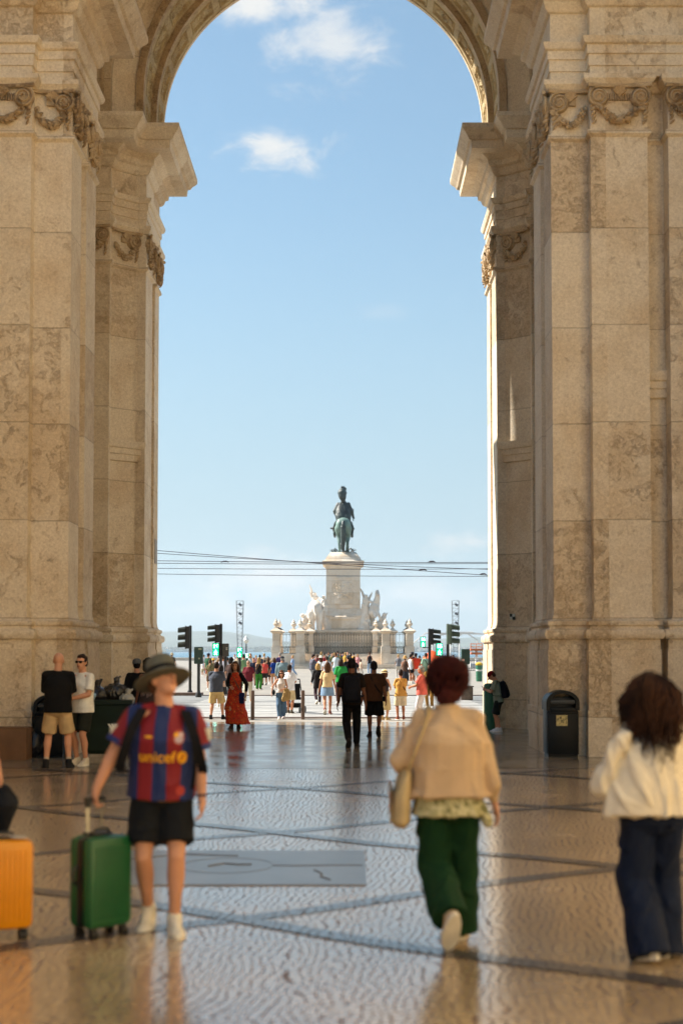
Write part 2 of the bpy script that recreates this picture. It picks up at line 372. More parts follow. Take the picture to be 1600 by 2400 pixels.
def water_mat():
    m, nt, b, N, L = newmat('river_water'); b.inputs['Base Color'].default_value = (.03, .13, .20, 1); b.inputs['Roughness'].default_value = .22
    tc = N('ShaderNodeTexCoord'); nz = N('ShaderNodeTexNoise'); nz.inputs['Scale'].default_value = .6; nz.inputs['Detail'].default_value = 6; L(tc.outputs['Object'], nz.inputs['Vector'])
    bp = N('ShaderNodeBump'); bp.inputs['Strength'].default_value = .9; bp.inputs['Distance'].default_value = .5; L(nz.outputs[0], bp.inputs['Height']); L(bp.outputs[0], b.inputs['Normal'])
    return m
bpy.data.objects['water'].data.materials.append(water_mat())
qb = bmesh.new(); bx(qb, -400, 400, 261, 263, -6, .55); struct('quay_edge', qb, MON_STONE)
struct('street_mosaic', sheet(-8.5, 8.5, -25, 21.8, .004), COB)
struct('polished_slab_floor', sheet(-8.5, 8.5, 21.8, 36.1, .006), POLISH)
struct('road', sheet(-200, 200, 38.2, 57, .004), ROADM)
cb_ = bmesh.new()
yy = 39.0
while yy < 56.5:
    bmesh.ops.create_cube(cb_, size=1, matrix=Matrix.Translation((0.2, yy+.28, .006)) @ Matrix.Diagonal((9.6, .5, .004, 1))); yy += 1.12
struct('crosswalk_bars', cb_, PAINT)
kb = bmesh.new(); bx(kb, -200, -5.2, 57.0, 57.35, 0, .13, .02); bx(kb, -5.2, 200, 57.0, 57.3, 0, .035); bx(kb, -200, 200, 38.0, 38.2, 0, .03)
struct('kerb', kb, M('brown_kerb_stone', (.16, .11, .09), .7))
rb = bmesh.new()
for y in (45.2, 46.65, 49.4, 50.85): bx(rb, -200, 200, y-.035, y+.035, .0, .0105)
struct('tram_rails', rb, M('rail_steel', (.22, .2, .19), .35, metal=.8))
# black wavy lozenge bands of the mosaic
bands = bmesh.new()
def band(p0, p1, w=.19, amp=.055, ph=0, z=.008):
    n = 44; p0 = Vector(p0); p1 = Vector(p1); d = (p1-p0); L_ = d.length; d.normalize(); nn = Vector((-d.y, d.x))
    prev = None
    for i in range(n+1):
        t = i/n; s = t*L_/3.79
        c = p0 + d*(t*L_) + nn*(amp*math.sin(2*PI*s+ph)); ww = w*.5*(1+.25*noise.noise(Vector((c.x*2, c.y*2, 0))))
        a = bands.verts.new((c.x+nn.x*ww, c.y+nn.y*ww, z)); b = bands.verts.new((c.x-nn.x*ww, c.y-nn.y*ww, z))
        if prev: bands.faces.new((prev[0], prev[1], b, a))
        prev = (a, b)
ux, uy = 3.03, 2.27; X0, Y0 = -.12, 9.62
segs = []
for k in range(-8, 9):
    for s in (1, -1):
        x_, y_ = X0, Y0 + k*2*uy
        a = (x_-2.5*ux, y_-s*2.5*uy); b = (x_+2.5*ux, y_+s*2.5*uy)
        lo, hi = 0., 1.
        for t in range(0, 101):
            pass
        P0 = Vector(a); P1 = Vector(b)
        # clip to the mosaic area
        ts = [i/200 for i in range(201) if -25 < (P0+(P1-P0)*(i/200)).y < 21.6]
        if len(ts) > 6: band(P0+(P1-P0)*ts[0], P0+(P1-P0)*ts[-1], ph=.6*s, z=.008 if s > 0 else .011)
for f in bands.faces:
    if f.normal.z < 0: f.normal_flip()
struct('mosaic_bands', bands, COBD)
# ============================================================ ARCH
ARCH = thing('stone_arch', 'huge weathered limestone triumphal arch with paired pilasters framing the square', 'arch', (0, 30, 0))
def apart(name, me, mat, parent=ARCH, smooth=True, **kw):
    # geometry is authored in world coordinates; shift it to the arch base so the objects share its origin
    if isinstance(me, bmesh.types.BMesh):
        m = bpy.data.meshes.new(name); me.to_mesh(m); me.free(); me = m
    if parent is ARCH: me.transform(Matrix.Translation((0, -30, 0)))
    return obj(name, me, mat, parent, smooth, **kw)
def offset_poly(pts, d):
    n = len(pts); out = []
    for i in range(n):
        p = Vector(pts[i]); a = Vector(pts[i-1]); b = Vector(pts[(i+1) % n])
        e0 = (p-a).normalized(); e1 = (b-p).normalized()
        n0 = Vector((e0.y, -e0.x)); n1 = Vector((e1.y, -e1.x))   # outward for CCW polygons
        k = n0 + n1; k = k/max(.2, k.dot(n0)) if k.length > 1e-6 else n0
        out.append(p + k*d)
    return out
def ccw(pts):
    a = sum(pts[i-1][0]*pts[i][1]-pts[i][0]*pts[i-1][1] for i in range(len(pts)))
    return list(pts) if a > 0 else list(pts)[::-1]
def sweep(plan, prof, cap=True, bm=None, jitter=0):
    plan = ccw(plan); bm = bm or bmesh.new(); rings = []
    for off, z in prof:
        rings.append([bm.verts.new((p.x, p.y, z)) for p in offset_poly(plan, off)])
    for A, B in zip(rings, rings[1:]):
        for k in range(len(A)):
            j = (k+1) % len(A); bm.faces.new((A[k], A[j], B[j], B[k]))
    if cap: bm.faces.new(rings[0][::-1]); bm.faces.new(rings[-1])
    return bm
def mirror(pts, s): return [(x*s, y) for x, y in pts]
near_plan = [(4.2, 24.6), (4.85, 24.6), (4.85, 24.33), (5.84, 24.33), (5.84, 24.72), (6.2, 24.72), (6.2, 24.33), (7.2, 24.33), (7.2, 24.6), (9.5, 24.6),
             (9.5, 26.95), (4.2, 26.95), (4.2, 26.0), (4.48, 26.0), (4.48, 25.5), (4.2, 25.5)]
near_ent = [(4.2, 24.6), (4.85, 24.6), (4.85, 24.33), (9.5, 24.33), (9.5, 26.95), (4.2, 26.95)]
far_plan = [(4.13, 33.2), (4.33, 33.2), (4.86, 32.72), (4.86, 32.5), (9.5, 32.5), (9.5, 35.5), (4.13, 35.5), (4.13, 34.75), (4.38, 34.75), (4.38, 34.3), (4.13, 34.3)]
far_ent = [(4.13, 33.2), (4.33, 33.2), (4.86, 32.72), (4.86, 32.5), (9.5, 32.5), (9.5, 35.5), (4.13, 35.5)]
base_prof = [(.14, 0), (.14, .78), (.125, .79), (.125, 1.82), (.11, 1.825), (.11, 2.0), (.155, 2.005), (.175, 2.05), (.178, 2.10), (.155, 2.16), (.10, 2.17), (.085, 2.2), (.085, 2.22),
             (.11, 2.24), (.118, 2.27), (.11, 2.31), (.06, 2.32), (.03, 2.345), (.01, 2.42), (0, 2.5)]
shaft_prof = [(0, 2.5), (0, 10.72), (.02, 10.74), (.055, 10.77), (.06, 10.80), (.05, 10.84), (.0, 10.86), (0, 11.62), (.06, 11.63), (.10, 11.68), (.13, 11.72), (.13, 11.80)]
ent_prof = [(.0, 11.80), (.0, 11.98), (.025, 11.985), (.025, 12.18), (.055, 12.19), (.055, 12.34), (.10, 12.36), (.13, 12.42), (.14, 12.47),
            (0.02, 12.48), (0.0, 12.5), (0, 13.02), (.05, 13.04), (.10, 13.10), (.13, 13.2), (.20, 13.24), (.21, 13.36), (.30, 13.42), (.36, 13.46), (.62, 13.48), (.64, 13.66), (.70, 13.68), (.74, 13.76), (.82, 13.84), (.86, 13.9), (.86, 14.0)]
for s in (-1, 1):
    for nm, plan, ent in (('near', near_plan, near_ent), ('far', far_plan, far_ent)):
        pier = apart('pier', sweep(mirror(plan, s), base_prof + shaft_prof[1:]), STONE, smooth=30)
        apart('entablature', sweep(mirror(ent, s), [(o, z+(.002 if i == 0 else 0)) for i, (o, z) in enumerate(ent_prof)]), STONE, smooth=25)
# recess panels' impost mouldings, halfway up
imp = [(0, 6.2), (.05, 6.22), (.05, 6.36), (.08, 6.38), (.08, 6.5), (.12, 6.52), (.15, 6.6), (.15, 6.68), (0, 6.69)]
for s in (-1, 1):
    for pl in ([(5.86, 24.70), (6.18, 24.70), (6.18, 25.0), (5.86, 25.0)], [(4.46, 25.52), (4.46, 25.98), (4.7, 25.98), (4.7, 25.52)],
               [(4.36, 34.32), (4.36, 34.73), (4.6, 34.73), (4.6, 34.32)]):
        apart('impost_moulding', sweep(mirror(pl, s), [(o*(.8), z) for o, z in imp]), STONE, smooth=25)
    # across the splay of the far piers
    apart('impost_moulding', sweep(mirror([(4.335, 33.196), (4.855, 32.725), (5.2, 33.0), (4.8, 33.6)], s), imp), STONE, smooth=25)
    apart('impost_moulding', sweep(mirror([(7.25, 24.58), (9.5, 24.58), (9.5, 25.2), (7.25, 25.2)], s), imp), STONE, smooth=25)
# ---- capitals
def capital(c, nrm, width, nv=2, z0=10.86, z1=11.62, seed=0, half=0):
    c = Vector((c[0], c[1], 0)); n = Vector((nrm[0], nrm[1], 0)).normalized(); u = Vector((-n.y, n.x, 0)); up = Vector((0, 0, 1)); rr = random.Random(seed)
    def P(a, b, d): return c + u*a + up*b + n*d
    main = bmesh.new(); w2 = width/2
    # concave abacus lip and shell
    pts = [P(-w2-.06+ (width+.12)*i/10, 11.60, .06+.07*abs(i/5-1)**2) for i in range(11)]; tube(main, pts, .035, 6)
    for i in range(7):
        a = (i-3)*.32; tube(main, [P(0, 11.42, .05), P(math.sin(a)*.13, 11.44+math.cos(a)*.15, .11)], [.014, .032], 6)
    for i in range(10):   # fluted cushion between the volutes
        a = -w2+.3+(width-.6)*i/9 if width > .7 else (i/9-.5)*width*.3
        bx(main, -.012, .012, -.04, .04, -.06, .06, 0, Matrix.Translation(P(a, 11.42, .02)) @ Matrix((( u.x, n.x, 0), (u.y, n.y, 0), (0, 0, 1))).to_4x4())
    cap_o = apart('capital', main, STONE_CARVED, smooth=60)
    vx = [-w2+.13, w2-.13] if nv == 2 else ([w2-.13] if half > 0 else [-w2+.13])
    for a0 in vx:
        b = bmesh.new(); sg = 1 if a0 > 0 else -1; pts = []; rs = []
        for i in range(44):
            t = i/43; th = -PI/2*0 + t*2*PI*2.3; rad = .165*(1-t)**.85 + .012
            pts.append(P(a0 + sg*rad*math.sin(th), 11.40 + rad*math.cos(th), .09+.05*t)); rs.append(.030*(1-t*.55))
        tube(b, pts, rs, 6)
        mt = Matrix((( u.x, n.x, 0), (u.y, n.y, 0), (0, 0, 1))).to_4x4()
        lathe(b, [(.17, -.02), (.17, .06), (.12, .1), (.03, .12), (0, .12)], seg=20, mtx=Matrix.Translation(P(a0, 11.40, 0)) @ mt @ Matrix.Rotation(-PI/2, 4, 'X') @ Matrix.Diagonal((1, -1, 1, 1)))
        v = obj('volute', b, STONE_CARVED, cap_o, 60); v.data.transform(Matrix.Translation((0, -30, 0)))
        # corner leaf curling under the abacus
        b = bmesh.new()
        for q in range(5):
            t = q/4; z_ = 11.27-.075*q; w_ = .05*(1-.5*t); bmesh.ops.create_icosphere(b, subdivisions=1, radius=1, matrix=Matrix.Translation(P(a0+sg*(.10-.03*t), z_, .05+.03*math.sin(t*3))) @ Euler((.6, rr.random(), rr.random())).to_matrix().to_4x4() @ Matrix.Diagonal((w_, w_*.6, .065, 1)))
        v = obj('leaf_scroll', b, STONE_CARVED, cap_o, 60); v.data.transform(Matrix.Translation((0, -30, 0)))
    # garland of leaves and fruit hung between the volutes
    b = bmesh.new(); n_ = 30 if nv == 2 else 18
    x0, x1 = (-w2+.1, w2-.1) if nv == 2 else (-w2+.05, w2-.08)
    for i in range(n_):
        t = i/(n_-1); a = x0+(x1-x0)*t; z = 11.30 - .30*(1-(2*t-1)**2)
        if nv == 1: z = 11.30 - .30*math.sin(PI*min(1, t*.9+.05))
        for j in range(4):
            r = rr.uniform(.025, .055); e = Euler((rr.random()*3, rr.random()*3, rr.random()*3)).to_matrix().to_4x4()
            bmesh.ops.create_icosphere(b, subdivisions=1, radius=1, matrix=Matrix.Translation(P(a+rr.uniform(-.03, .03), z+rr.uniform(-.05, .05), .04+rr.random()*.06)) @ e @ Matrix.Diagonal((r, r*.6, r*1.5, 1)))
    v = obj('garland', b, STONE_CARVED, cap_o, 50); v.data.transform(Matrix.Translation((0, -30, 0)))
sd_ = 0
for s in (-1, 1):
    for c, n, w, nv, hf in [((4.53, 24.6), (0, -1), .65, 1, -1), ((5.345, 24.33), (0, -1), .99, 2, 0), ((6.70, 24.33), (0, -1), 1.0, 2, 0),
                       ((4.2, 25.05), (-1, 0), .9, 2, 0), ((4.2, 26.48), (-1, 0), .9, 2, 0),
                       ((4.595, 32.96), (-.48/.715, -.53/.715), .68, 1, -1), ((5.5, 32.5), (0, -1), 1.2, 2, 0),
                       ((4.13, 33.75), (-1, 0), 1.05, 2, 0), ((4.13, 35.12), (-1, 0), .72, 2, 0)]:
        sd_ += 1; capital((c[0]*s, c[1]), (n[0]*s, n[1]), w, nv, seed=sd_, half=hf*s*(1 if n[0] == 0 or nv == 1 else 1))
# ---- vaults
ZC = 14.98
def archring(Rin, Rout, y0, y1, zc=ZC, z0=14.0, n=72, heavy=None, bm=None):
    """solid semicircular ring with straight stilts"""
    bm = bm or bmesh.new(); prof = []
    angs = [PI*i/n for i in range(n+1)]
    def pts(r): return [(r, z0)] + [(r*math.cos(a), zc+r*math.sin(a)) for a in angs] + [(-r, z0)]
    A, B = pts(Rin), pts(Rout)
    vs = [[bm.verts.new((x, y, z)) for x, z in q] for q, y in ((A, y0), (B, y0), (B, y1), (A, y1))]
    for i in range(len(A)-1):
        for k in range(4):
            p, q = vs[k], vs[(k+1) % 4]; bm.faces.new((p[i], p[i+1], q[i+1], q[i]))
    for i in (0, -1): bm.faces.new([vs[k][i] for k in range(4)])
    bmesh.ops.recalc_face_normals(bm, faces=bm.faces); return bm
def arch_block(Rh, y0, y1, X, ztop, z0=14.0, n=72):
    bm = bmesh.new(); hole = [(Rh, z0)] + [(Rh*math.cos(PI*i/n), ZC+Rh*math.sin(PI*i/n)) for i in range(n+1)] + [(-Rh, z0)]
    out = []
    for x, z in hole:
        # project outwards onto the rectangle
        if z <= ZC+1e-6: out.append((math.copysign(X, x), z)); continue
        dx, dz = x, z-ZC; t = min(X/abs(dx) if abs(dx) > 1e-6 else 1e9, (ztop-ZC)/dz if dz > 1e-6 else 1e9); out.append((dx*t, ZC+dz*t))
    V = [[bm.verts.new((x, y, z)) for x, z in q] for q, y in ((hole, y0), (out, y0), (out, y1), (hole, y1))]
    for i in range(len(hole)-1):
        for k in range(4):
            p, q = V[k], V[(k+1) % 4]
            try: bm.faces.new((p[i], p[i+1], q[i+1], q[i]))
            except ValueError: pass
    for i in (0, -1): bm.faces.new([V[k][i] for k in range(4)])
    bmesh.ops.remove_doubles(bm, verts=bm.verts, dist=1e-5); bmesh.ops.recalc_face_normals(bm, faces=bm.faces); return bm
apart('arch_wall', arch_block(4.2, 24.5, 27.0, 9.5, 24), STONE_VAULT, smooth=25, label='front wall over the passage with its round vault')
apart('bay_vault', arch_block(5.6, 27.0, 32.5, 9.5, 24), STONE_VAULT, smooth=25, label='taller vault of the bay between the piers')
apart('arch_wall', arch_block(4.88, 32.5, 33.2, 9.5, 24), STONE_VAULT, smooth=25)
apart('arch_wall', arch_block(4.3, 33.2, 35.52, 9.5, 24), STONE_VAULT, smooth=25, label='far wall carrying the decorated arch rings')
# spandrel splay: cone between the two rims
bm = bmesh.new(); n = 64; prev = None
for i in range(-1, n+2):
    a = PI*min(n, max(0, i))/n
    if i == -1: p, q = (4.36, 14.0), (4.9, 14.0)
    elif i == n+1: p, q = (-4.36, 14.0), (-4.9, 14.0)
    else: p, q = (4.36*math.cos(a), ZC+4.36*math.sin(a)), (4.9*math.cos(a), ZC+4.9*math.sin(a))
    v = (bm.verts.new((p[0], 33.19, p[1])), bm.verts.new((q[0], 32.70, q[1])))
    if prev: bm.faces.new((prev[0], prev[1], v[1], v[0]))
    prev = v
apart('spandrel_splay', bm, STONE, smooth=40)
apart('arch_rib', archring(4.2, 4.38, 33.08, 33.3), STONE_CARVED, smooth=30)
# coffered soffits
def soffit(Rb, y0, y1, name, npan=15, ph=0.):
    bm = bmesh.new(); n = 620; m = 26; rows = []
    def relief(a, v):
        # a: arc position 0..1 along the panel, v 0..1 across
        if a < .10 or a > .90 or v < .17 or v > .83: return 0.
        if a < .135 or a > .865 or v < .22 or v > .78: return -.035
        if a < .16 or a > .84 or v < .26 or v > .74: return .012
        x = (a-.5)*4.2; y = (v-.5)*2.2; r = math.hypot(x, y)
        h = -.045
        ros = .06*max(0, 1-r/.42)*(1+.5*math.cos(8*math.atan2(y, x)))
        if .36 < r < .5: ros += .03
        scroll = .055*max(0, math.cos(x*5.2+math.sin(y*7)*1.5))*max(0, 1-abs(y)*1.7)*(1 if r > .5 else 0)
        return h + ros + scroll + .02*noise.noise(Vector((x*6, y*6, 1)))
    L_st = ZC-14.0; tot = PI*Rb + 2*L_st
    for i in range(n+1):
        s = tot*i/n; row = []
        for j in range(m+1):
            v = j/m; y = y0+(y1-y0)*v
            pa = (s/tot*npan+ph) % 1.0
            d = relief(pa, v); r = Rb - d
            if s < L_st: x, z = r, 14.0+s
            elif s > tot-L_st: x, z = -r, 14.0+(tot-s)
            else:
                a = (s-L_st)/Rb; x, z = r*math.cos(a), ZC+r*math.sin(a)
            row.append(bm.verts.new((x, y, z)))
        if rows:
            p = rows[-1]
            for j in range(m): bm.faces.new((p[j], p[j+1], row[j+1], row[j]))
        rows.append(row)
    return apart(name, bm, STONE_CARVED, smooth=35)
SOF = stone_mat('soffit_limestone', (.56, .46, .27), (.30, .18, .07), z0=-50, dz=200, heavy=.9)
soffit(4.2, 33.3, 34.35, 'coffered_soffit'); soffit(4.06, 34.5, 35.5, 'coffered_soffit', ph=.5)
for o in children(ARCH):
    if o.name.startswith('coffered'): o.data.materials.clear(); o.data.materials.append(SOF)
apart('arch_rib', archring(4.06, 4.24, 34.35, 34.5), STONE_CARVED, smooth=30)
apart('arch_rib', archring(4.04, 4.3, 35.5, 35.62), STONE, smooth=30)
# relief panel on the flat wall above the far cornices, left and right
for s in (-1, 1):
    bm = bmesh.new(); rr = random.Random(5+s)
    cx = 5.45*s; z0, z1 = 14.5, 15.9
    bx(bm, cx-.42, cx+.42, 32.44, 32.5, z0, z0+.07); bx(bm, cx-.42, cx+.42, 32.44, 32.5, z1-.07, z1)
    bx(bm, cx-.42, cx-.35, 32.44, 32.5, z0+.07, z1-.07); bx(bm, cx+.35, cx+.42, 32.44, 32.5, z0+.07, z1-.07)
    for i in range(60):
        r = rr.uniform(.03, .08); t = rr.random()
        bmesh.ops.create_icosphere(bm, subdivisions=1, radius=1, matrix=Matrix.Translation((cx+.24*math.sin(t*12)*rr.random(), 32.48, z0+.2+t*1.0)) @ Matrix.Diagonal((r, .05, r, 1)))
    apart('relief_panel', bm, STONE_CARVED, smooth=40)
# attic mass, south columns
bm = bmesh.new(); bx(bm, -9.5, 9.5, 24.52, 35.48, 24.0, 30.0, .05); apart('attic', bm, STONE, smooth=25)
for s in (-1, 1):
    for x in (7.0, 8.9):
        bm = bmesh.new(); bx(bm, s*x-.5, s*x+.5, 35.53, 36.6, 0, 2.3, .03)
        lathe(bm, [(.48, 2.3), (.5, 2.45), (.44, 2.6), (.4, 2.7), (.36, 11.0), (.34, 11.1), (.48, 11.8)], c=(s*x, 36.06, 0), seg=28)
        apart('south_column', bm, STONE, smooth=35)
    bm = bmesh.new(); bx(bm, min(s*6.4, s*9.4), max(s*6.4, s*9.4), 35.53, 36.6, 11.8, 14.0, .05); apart('south_entablature', bm, STONE, smooth=25)
# small plaque screwed to the left far reveal, checked marker on the right pier
bm = bmesh.new(); bx(bm, -4.13, -4.115, 34.95, 35.35, 3.95, 4.55, .004)
for y in (35.0, 35.3):
    for z in (4.0, 4.5): bx(bm, -4.113, -4.108, y-.012, y+.012, z-.012, z+.012)
for z in (4.12, 4.2, 4.28, 4.36): bx(bm, -4.114, -4.111, 35.06, 35.26, z-.012, z+.012)
tag(obj('wall_plaque', bm, M('plaque_metal', (.35, .3, .24), .5)), 'small pale plaque screwed to the inner face of the left far pier', 'plaque')
bm = bmesh.new()
for i in range(2):
    for j in range(2):
        if (i+j) % 2 == 0: bx(bm, 4.45+.075*i, 4.525+.075*i, 0, .012, 2.52+.07*j, 2.59+.07*j)
mk = thing('survey_marker', 'small chequered survey marker stuck on the right far pier', 'marker', (0, 0, 0))
mk.location = (4.40, 33.10, 2.52); mk.rotation_euler = (0, 0, math.atan2(-.48, .53))
b1 = bmesh.new(); b2 = bmesh.new()
for i in range(2):
    for j in range(2): bx(b1 if (i+j) % 2 else b2, .075*i, .075*i+.075, -.02, -.008, .07*j, .07*j+.07)
obj('dark_square', b1, M('marker_dark', (.03, .04, .035), .6), mk, False); obj('light_square', b2, M('marker_light', (.6, .62, .58), .6), mk, False)
# ---- neighbouring buildings (mostly outside the frame; left row shaped for shade and bounce)
YEL = M('ochre_render', (.74, .58, .34), .85, .15, .8)
def building(name, label, x0, x1, y0, y1, h, face):
    t = thing(name, label, 'building', ((x0+x1)/2, (y0+y1)/2, 0)); cx, cy = (x0+x1)/2, (y0+y1)/2
    bm = bmesh.new(); bx(bm, x0-cx, x1-cx, y0-cy, y1-cy, 0, h); obj('wall', bm, YEL, t, False)
    bm = bmesh.new(); bx(bm, x0-cx-.3, x1-cx+.3, y0-cy-.3, y1-cy+.3, h, h+.5, .05); obj('cornice', bm, STONE, t, 25)
    xf = (x0 if face > 0 else x1) - cx
    yv = y0-cy+1.5
    while yv < y1-cy-1.5:
        for z in (1.0, 5.2, 9.2, 13.0):
            if z+2.6 < h and (h > 10 and y1 > 20 and y1 < 24.5 and yv > y1-cy-14):
                wf = bmesh.new(); gl = bmesh.new()
                bx(wf, xf-.08, xf+.08, yv-.75, yv-.6, z, z+2.6); bx(wf, xf-.08, xf+.08, yv+.6, yv+.75, z, z+2.6); bx(wf, xf-.08, xf+.08, yv-.75, yv+.75, z+2.6, z+2.8)
                bx(gl, xf-.03, xf+.03, yv-.6, yv+.6, z, z+2.6)
                w_ = obj('window', wf, STONE, t, 25); obj('pane', gl, M('dark_window_glass', (.03, .035, .04), .1), w_, False)
        yv += 3.2
building('street_building', 'tall ochre street building left of the arch passage', -22, -8.2, 4.5, 24.3, 14, -1)
building('street_building', 'low ochre street building on the left, unseen behind the camera, lowered to admit sun', -22, -8.2, -45, -4, 5, -1)
building('street_building', 'tall ochre street building right of the arch passage', 8.2, 22, -45, 24.3, 17, 1)
building('arcade_building', 'ochre arcaded palace wing adjoining the left side of the arch', -80, -9.55, 24.65, 35.2, 16, -1)
building('arcade_building', 'ochre arcaded palace wing adjoining the right side of the arch', 9.55, 80, 24.65, 35.2, 16, 1)
# ============================================================ FAR SHORE
def hill_mesh(x0, x1, y0, y1, fn, n=160):
    bm = bmesh.new(); prev = None
    for i in range(n+1):
        x = x0+(x1-x0)*i/n; h = fn(x); c = []
        for k, (t, q) in enumerate(((0, 0), (.25, .45), (.6, .85), (1, 1), (1.6, .6), (2.2, 0))):
            c.append(bm.verts.new((x, y0+(y1-y0)*t + 60*noise.noise(Vector((x*.002, k, 0))), -3.5 + h*q + (h*.06*noise.noise(Vector((x*.004, k*3.3, 0))) if 0 < k < 5 else 0))))
        if prev:
            for k in range(5): bm.faces.new((prev[k], c[k], c[k+1], prev[k+1]))
        prev = c
    bmesh.ops.recalc_face_normals(bm, faces=bm.faces); return bm
HILL = M('far_hill_scrub', (.075, .10, .07), .95, .4, .004)
def hprof(x):
    # skyline read off the photograph at y = 9000 m
    px = XV + (x-CAMX)/9000*F
    pts = [(-200, 1492), (200, 1484), (380, 1479), (450, 1478), (520, 1479), (570, 1484), (620, 1493), (680, 1502), (800, 1506), (980, 1503), (1060, 1494), (1150, 1490), (1500, 1484), (2000, 1490)]
    y = pts[0][1]
    for (a, b), (c, d) in zip(pts, pts[1:]):
        if a <= px <= c: t = (px-a)/(c-a); t = t*t*(3-2*t); y = b+(d-b)*t
        if px > c: y = d
    return (1525-y)*9000/F + 3 + 5*noise.noise(Vector((x*.0018, 0, 0)))
struct('hills', hill_mesh(-3600, 3600, 7600, 9000, hprof), HILL, True)
struct('far_shore', hill_mesh(-3200, 3200, 5150, 5500, lambda x: 22+11*noise.noise(Vector((x*.004, 4, 0)))+7*noise.noise(Vector((x*.017, 4, 0)))), M('far_shore_trees', (.045, .065, .05), .95, .5, .02), True)
bm = bmesh.new(); rr = random.Random(3)
for i in range(620):
    x = rr.uniform(-1500, 1500); t = rr.random(); y = 5120 + t*240; z = -3+t*13
    w = rr.uniform(4, 26); h = rr.uniform(3, 7); bx(bm, x-w/2, x+w/2, y, y+12, z, z+h+2)
tag(obj('far_town', bm, M('far_town_walls', (.75, .68, .6), .8, .4, .01), None, False), 'white houses and docks strung along the far bank of the river', 'town', kind='stuff')
# ============================================================ MONUMENT
MY = 143.0; MS = MY/F
MON = thing('royal_monument', 'tall pale stone monument pedestal on a railed terrace with steps', 'monument', (0, MY, 0))
def mp(name, me, mat, parent=MON, sm=30, **kw):
    return obj(name, me, mat, parent, sm, **kw)
def cz(y): return CAMH + (1525-y)*MS*1.005
bm = bmesh.new()
# stepped terrace footing and wall
for i, (a, z) in enumerate(((7.9, .22), (7.6, .44))): bx(bm, -a, a, 0-.35+.35*i, 12, z-.22, z, .02)
mp('footing', bm, MON_STONE)
bm = bmesh.new()
for s in (-1, 1): bx(bm, min(s*4.6, s*7.2), max(s*4.6, s*7.2), .6, 12, .44, 1.5, .03)
bx(bm, -4.6, 4.6, 3.6, 12, .44, 1.5, .0); mp('terrace_wall', bm, MON_STONE)
bm = bmesh.new()
for i in range(7): bx(bm, -4.55, 4.55, .9+i*.38, 3.65, .44+i*.15, .44+(i+1)*.15+.01, .012)
mp('steps', bm, MON_STONE)
bm = bmesh.new()
bx(bm, -5.2, 5.2, 4.6, 12.5, 1.5, 3.72, .03); bx(bm, -5.35, 5.35, 4.45, 12.6, 3.72, 3.98, .04)
for i in range(18): bx(bm, -4.9+i*.57, -4.72+i*.57, 4.38, 4.5, 3.5, 3.72)
mp('inner_terrace', bm, MON_STONE)
def urn_pillar(x, y, z0, big=1.):
    p = bmesh.new(); w = .36*big
    bx(p, x-w-.09, x+w+.09, y-w-.09, y+w+.09, z0, 2.25, .02); bx(p, x-w, x+w, y-w, y+w, 2.25, 3.55, .02)
    sweep([(x-w, y-w), (x+w, y-w), (x+w, y+w), (x-w, y+w)], [(0, 3.55), (.08, 3.6), (.22, 3.72), (.24, 3.82), (.12, 3.88), (-.08, 4.02), (-.2, 4.2)], bm=p)
    po = mp('pillar', p, MON_STONE)
    u = bmesh.new(); lathe(u, [(.12, 4.18), (.1, 4.26), (.2, 4.34), (.28, 4.46), (.29, 4.56), (.2, 4.64), (.13, 4.68), (.2, 4.74), (.16, 4.82), (.07, 4.9), (.05, 5.02), (0, 5.08)], c=(x, y, 0), seg=14)
    mp('urn', u, MON_STONE, po)
IRON = M('wrought_iron', (.09, .10, .085), .6, .3, 3)
def railing(x0, y0, x1, y1, z0=1.5, z1=3.62):
    b = bmesh.new(); a = Vector((x0, y0, 0)); c = Vector((x1, y1, 0)); L_ = (c-a).length; d = (c-a)/L_; n = max(2, int(L_/.27))
    for z, t in ((z1, .035), (z0+.62, .03), (z0+.74, .02), (z0+.05, .035), (z1-.16, .014)): tube(b, [a+Vector((0, 0, z)), c+Vector((0, 0, z))], t, 4)
    for i in range(n+1):
        p = a + d*(L_*i/n); tube(b, [p+Vector((0, 0, z0)), p+Vector((0, 0, z1))], .019, 4)
        if i < n:
            q = p + d*(L_/n); m_ = (p+q)/2
            tube(b, [p+Vector((0, 0, z1-.25)), m_+Vector((0, 0, z1-.12)), q+Vector((0, 0, z1-.25))], .016, 4)
            tube(b, [m_+Vector((0, 0, z0+.15)), m_+Vector((0, 0, z0+.55))], .026, 4)
            tube(b, [m_+Vector((0, 0, z0+.95)), m_+Vector((0, 0, z0+1.15))], .02, 4)
    mp('iron_railing', b, IRON)
for s in (-1, 1):
    urn_pillar(s*6.75, .95, 1.5-1.06); urn_pillar(s*4.30, 1.05, .44, 1.05); urn_pillar(s*3.4, 3.9, 1.5, .9)
    urn_pillar(s*6.7, 6.2, 1.5, .9); urn_pillar(s*5.1, 4.1, 1.5, .85)
    railing(s*4.75, .95, s*6.35, .95); railing(s*4.25, 1.5, s*3.5, 3.6); railing(s*6.75, 1.4, s*6.72, 5.8)
railing(-3.0, 3.9, 3.0, 3.9)
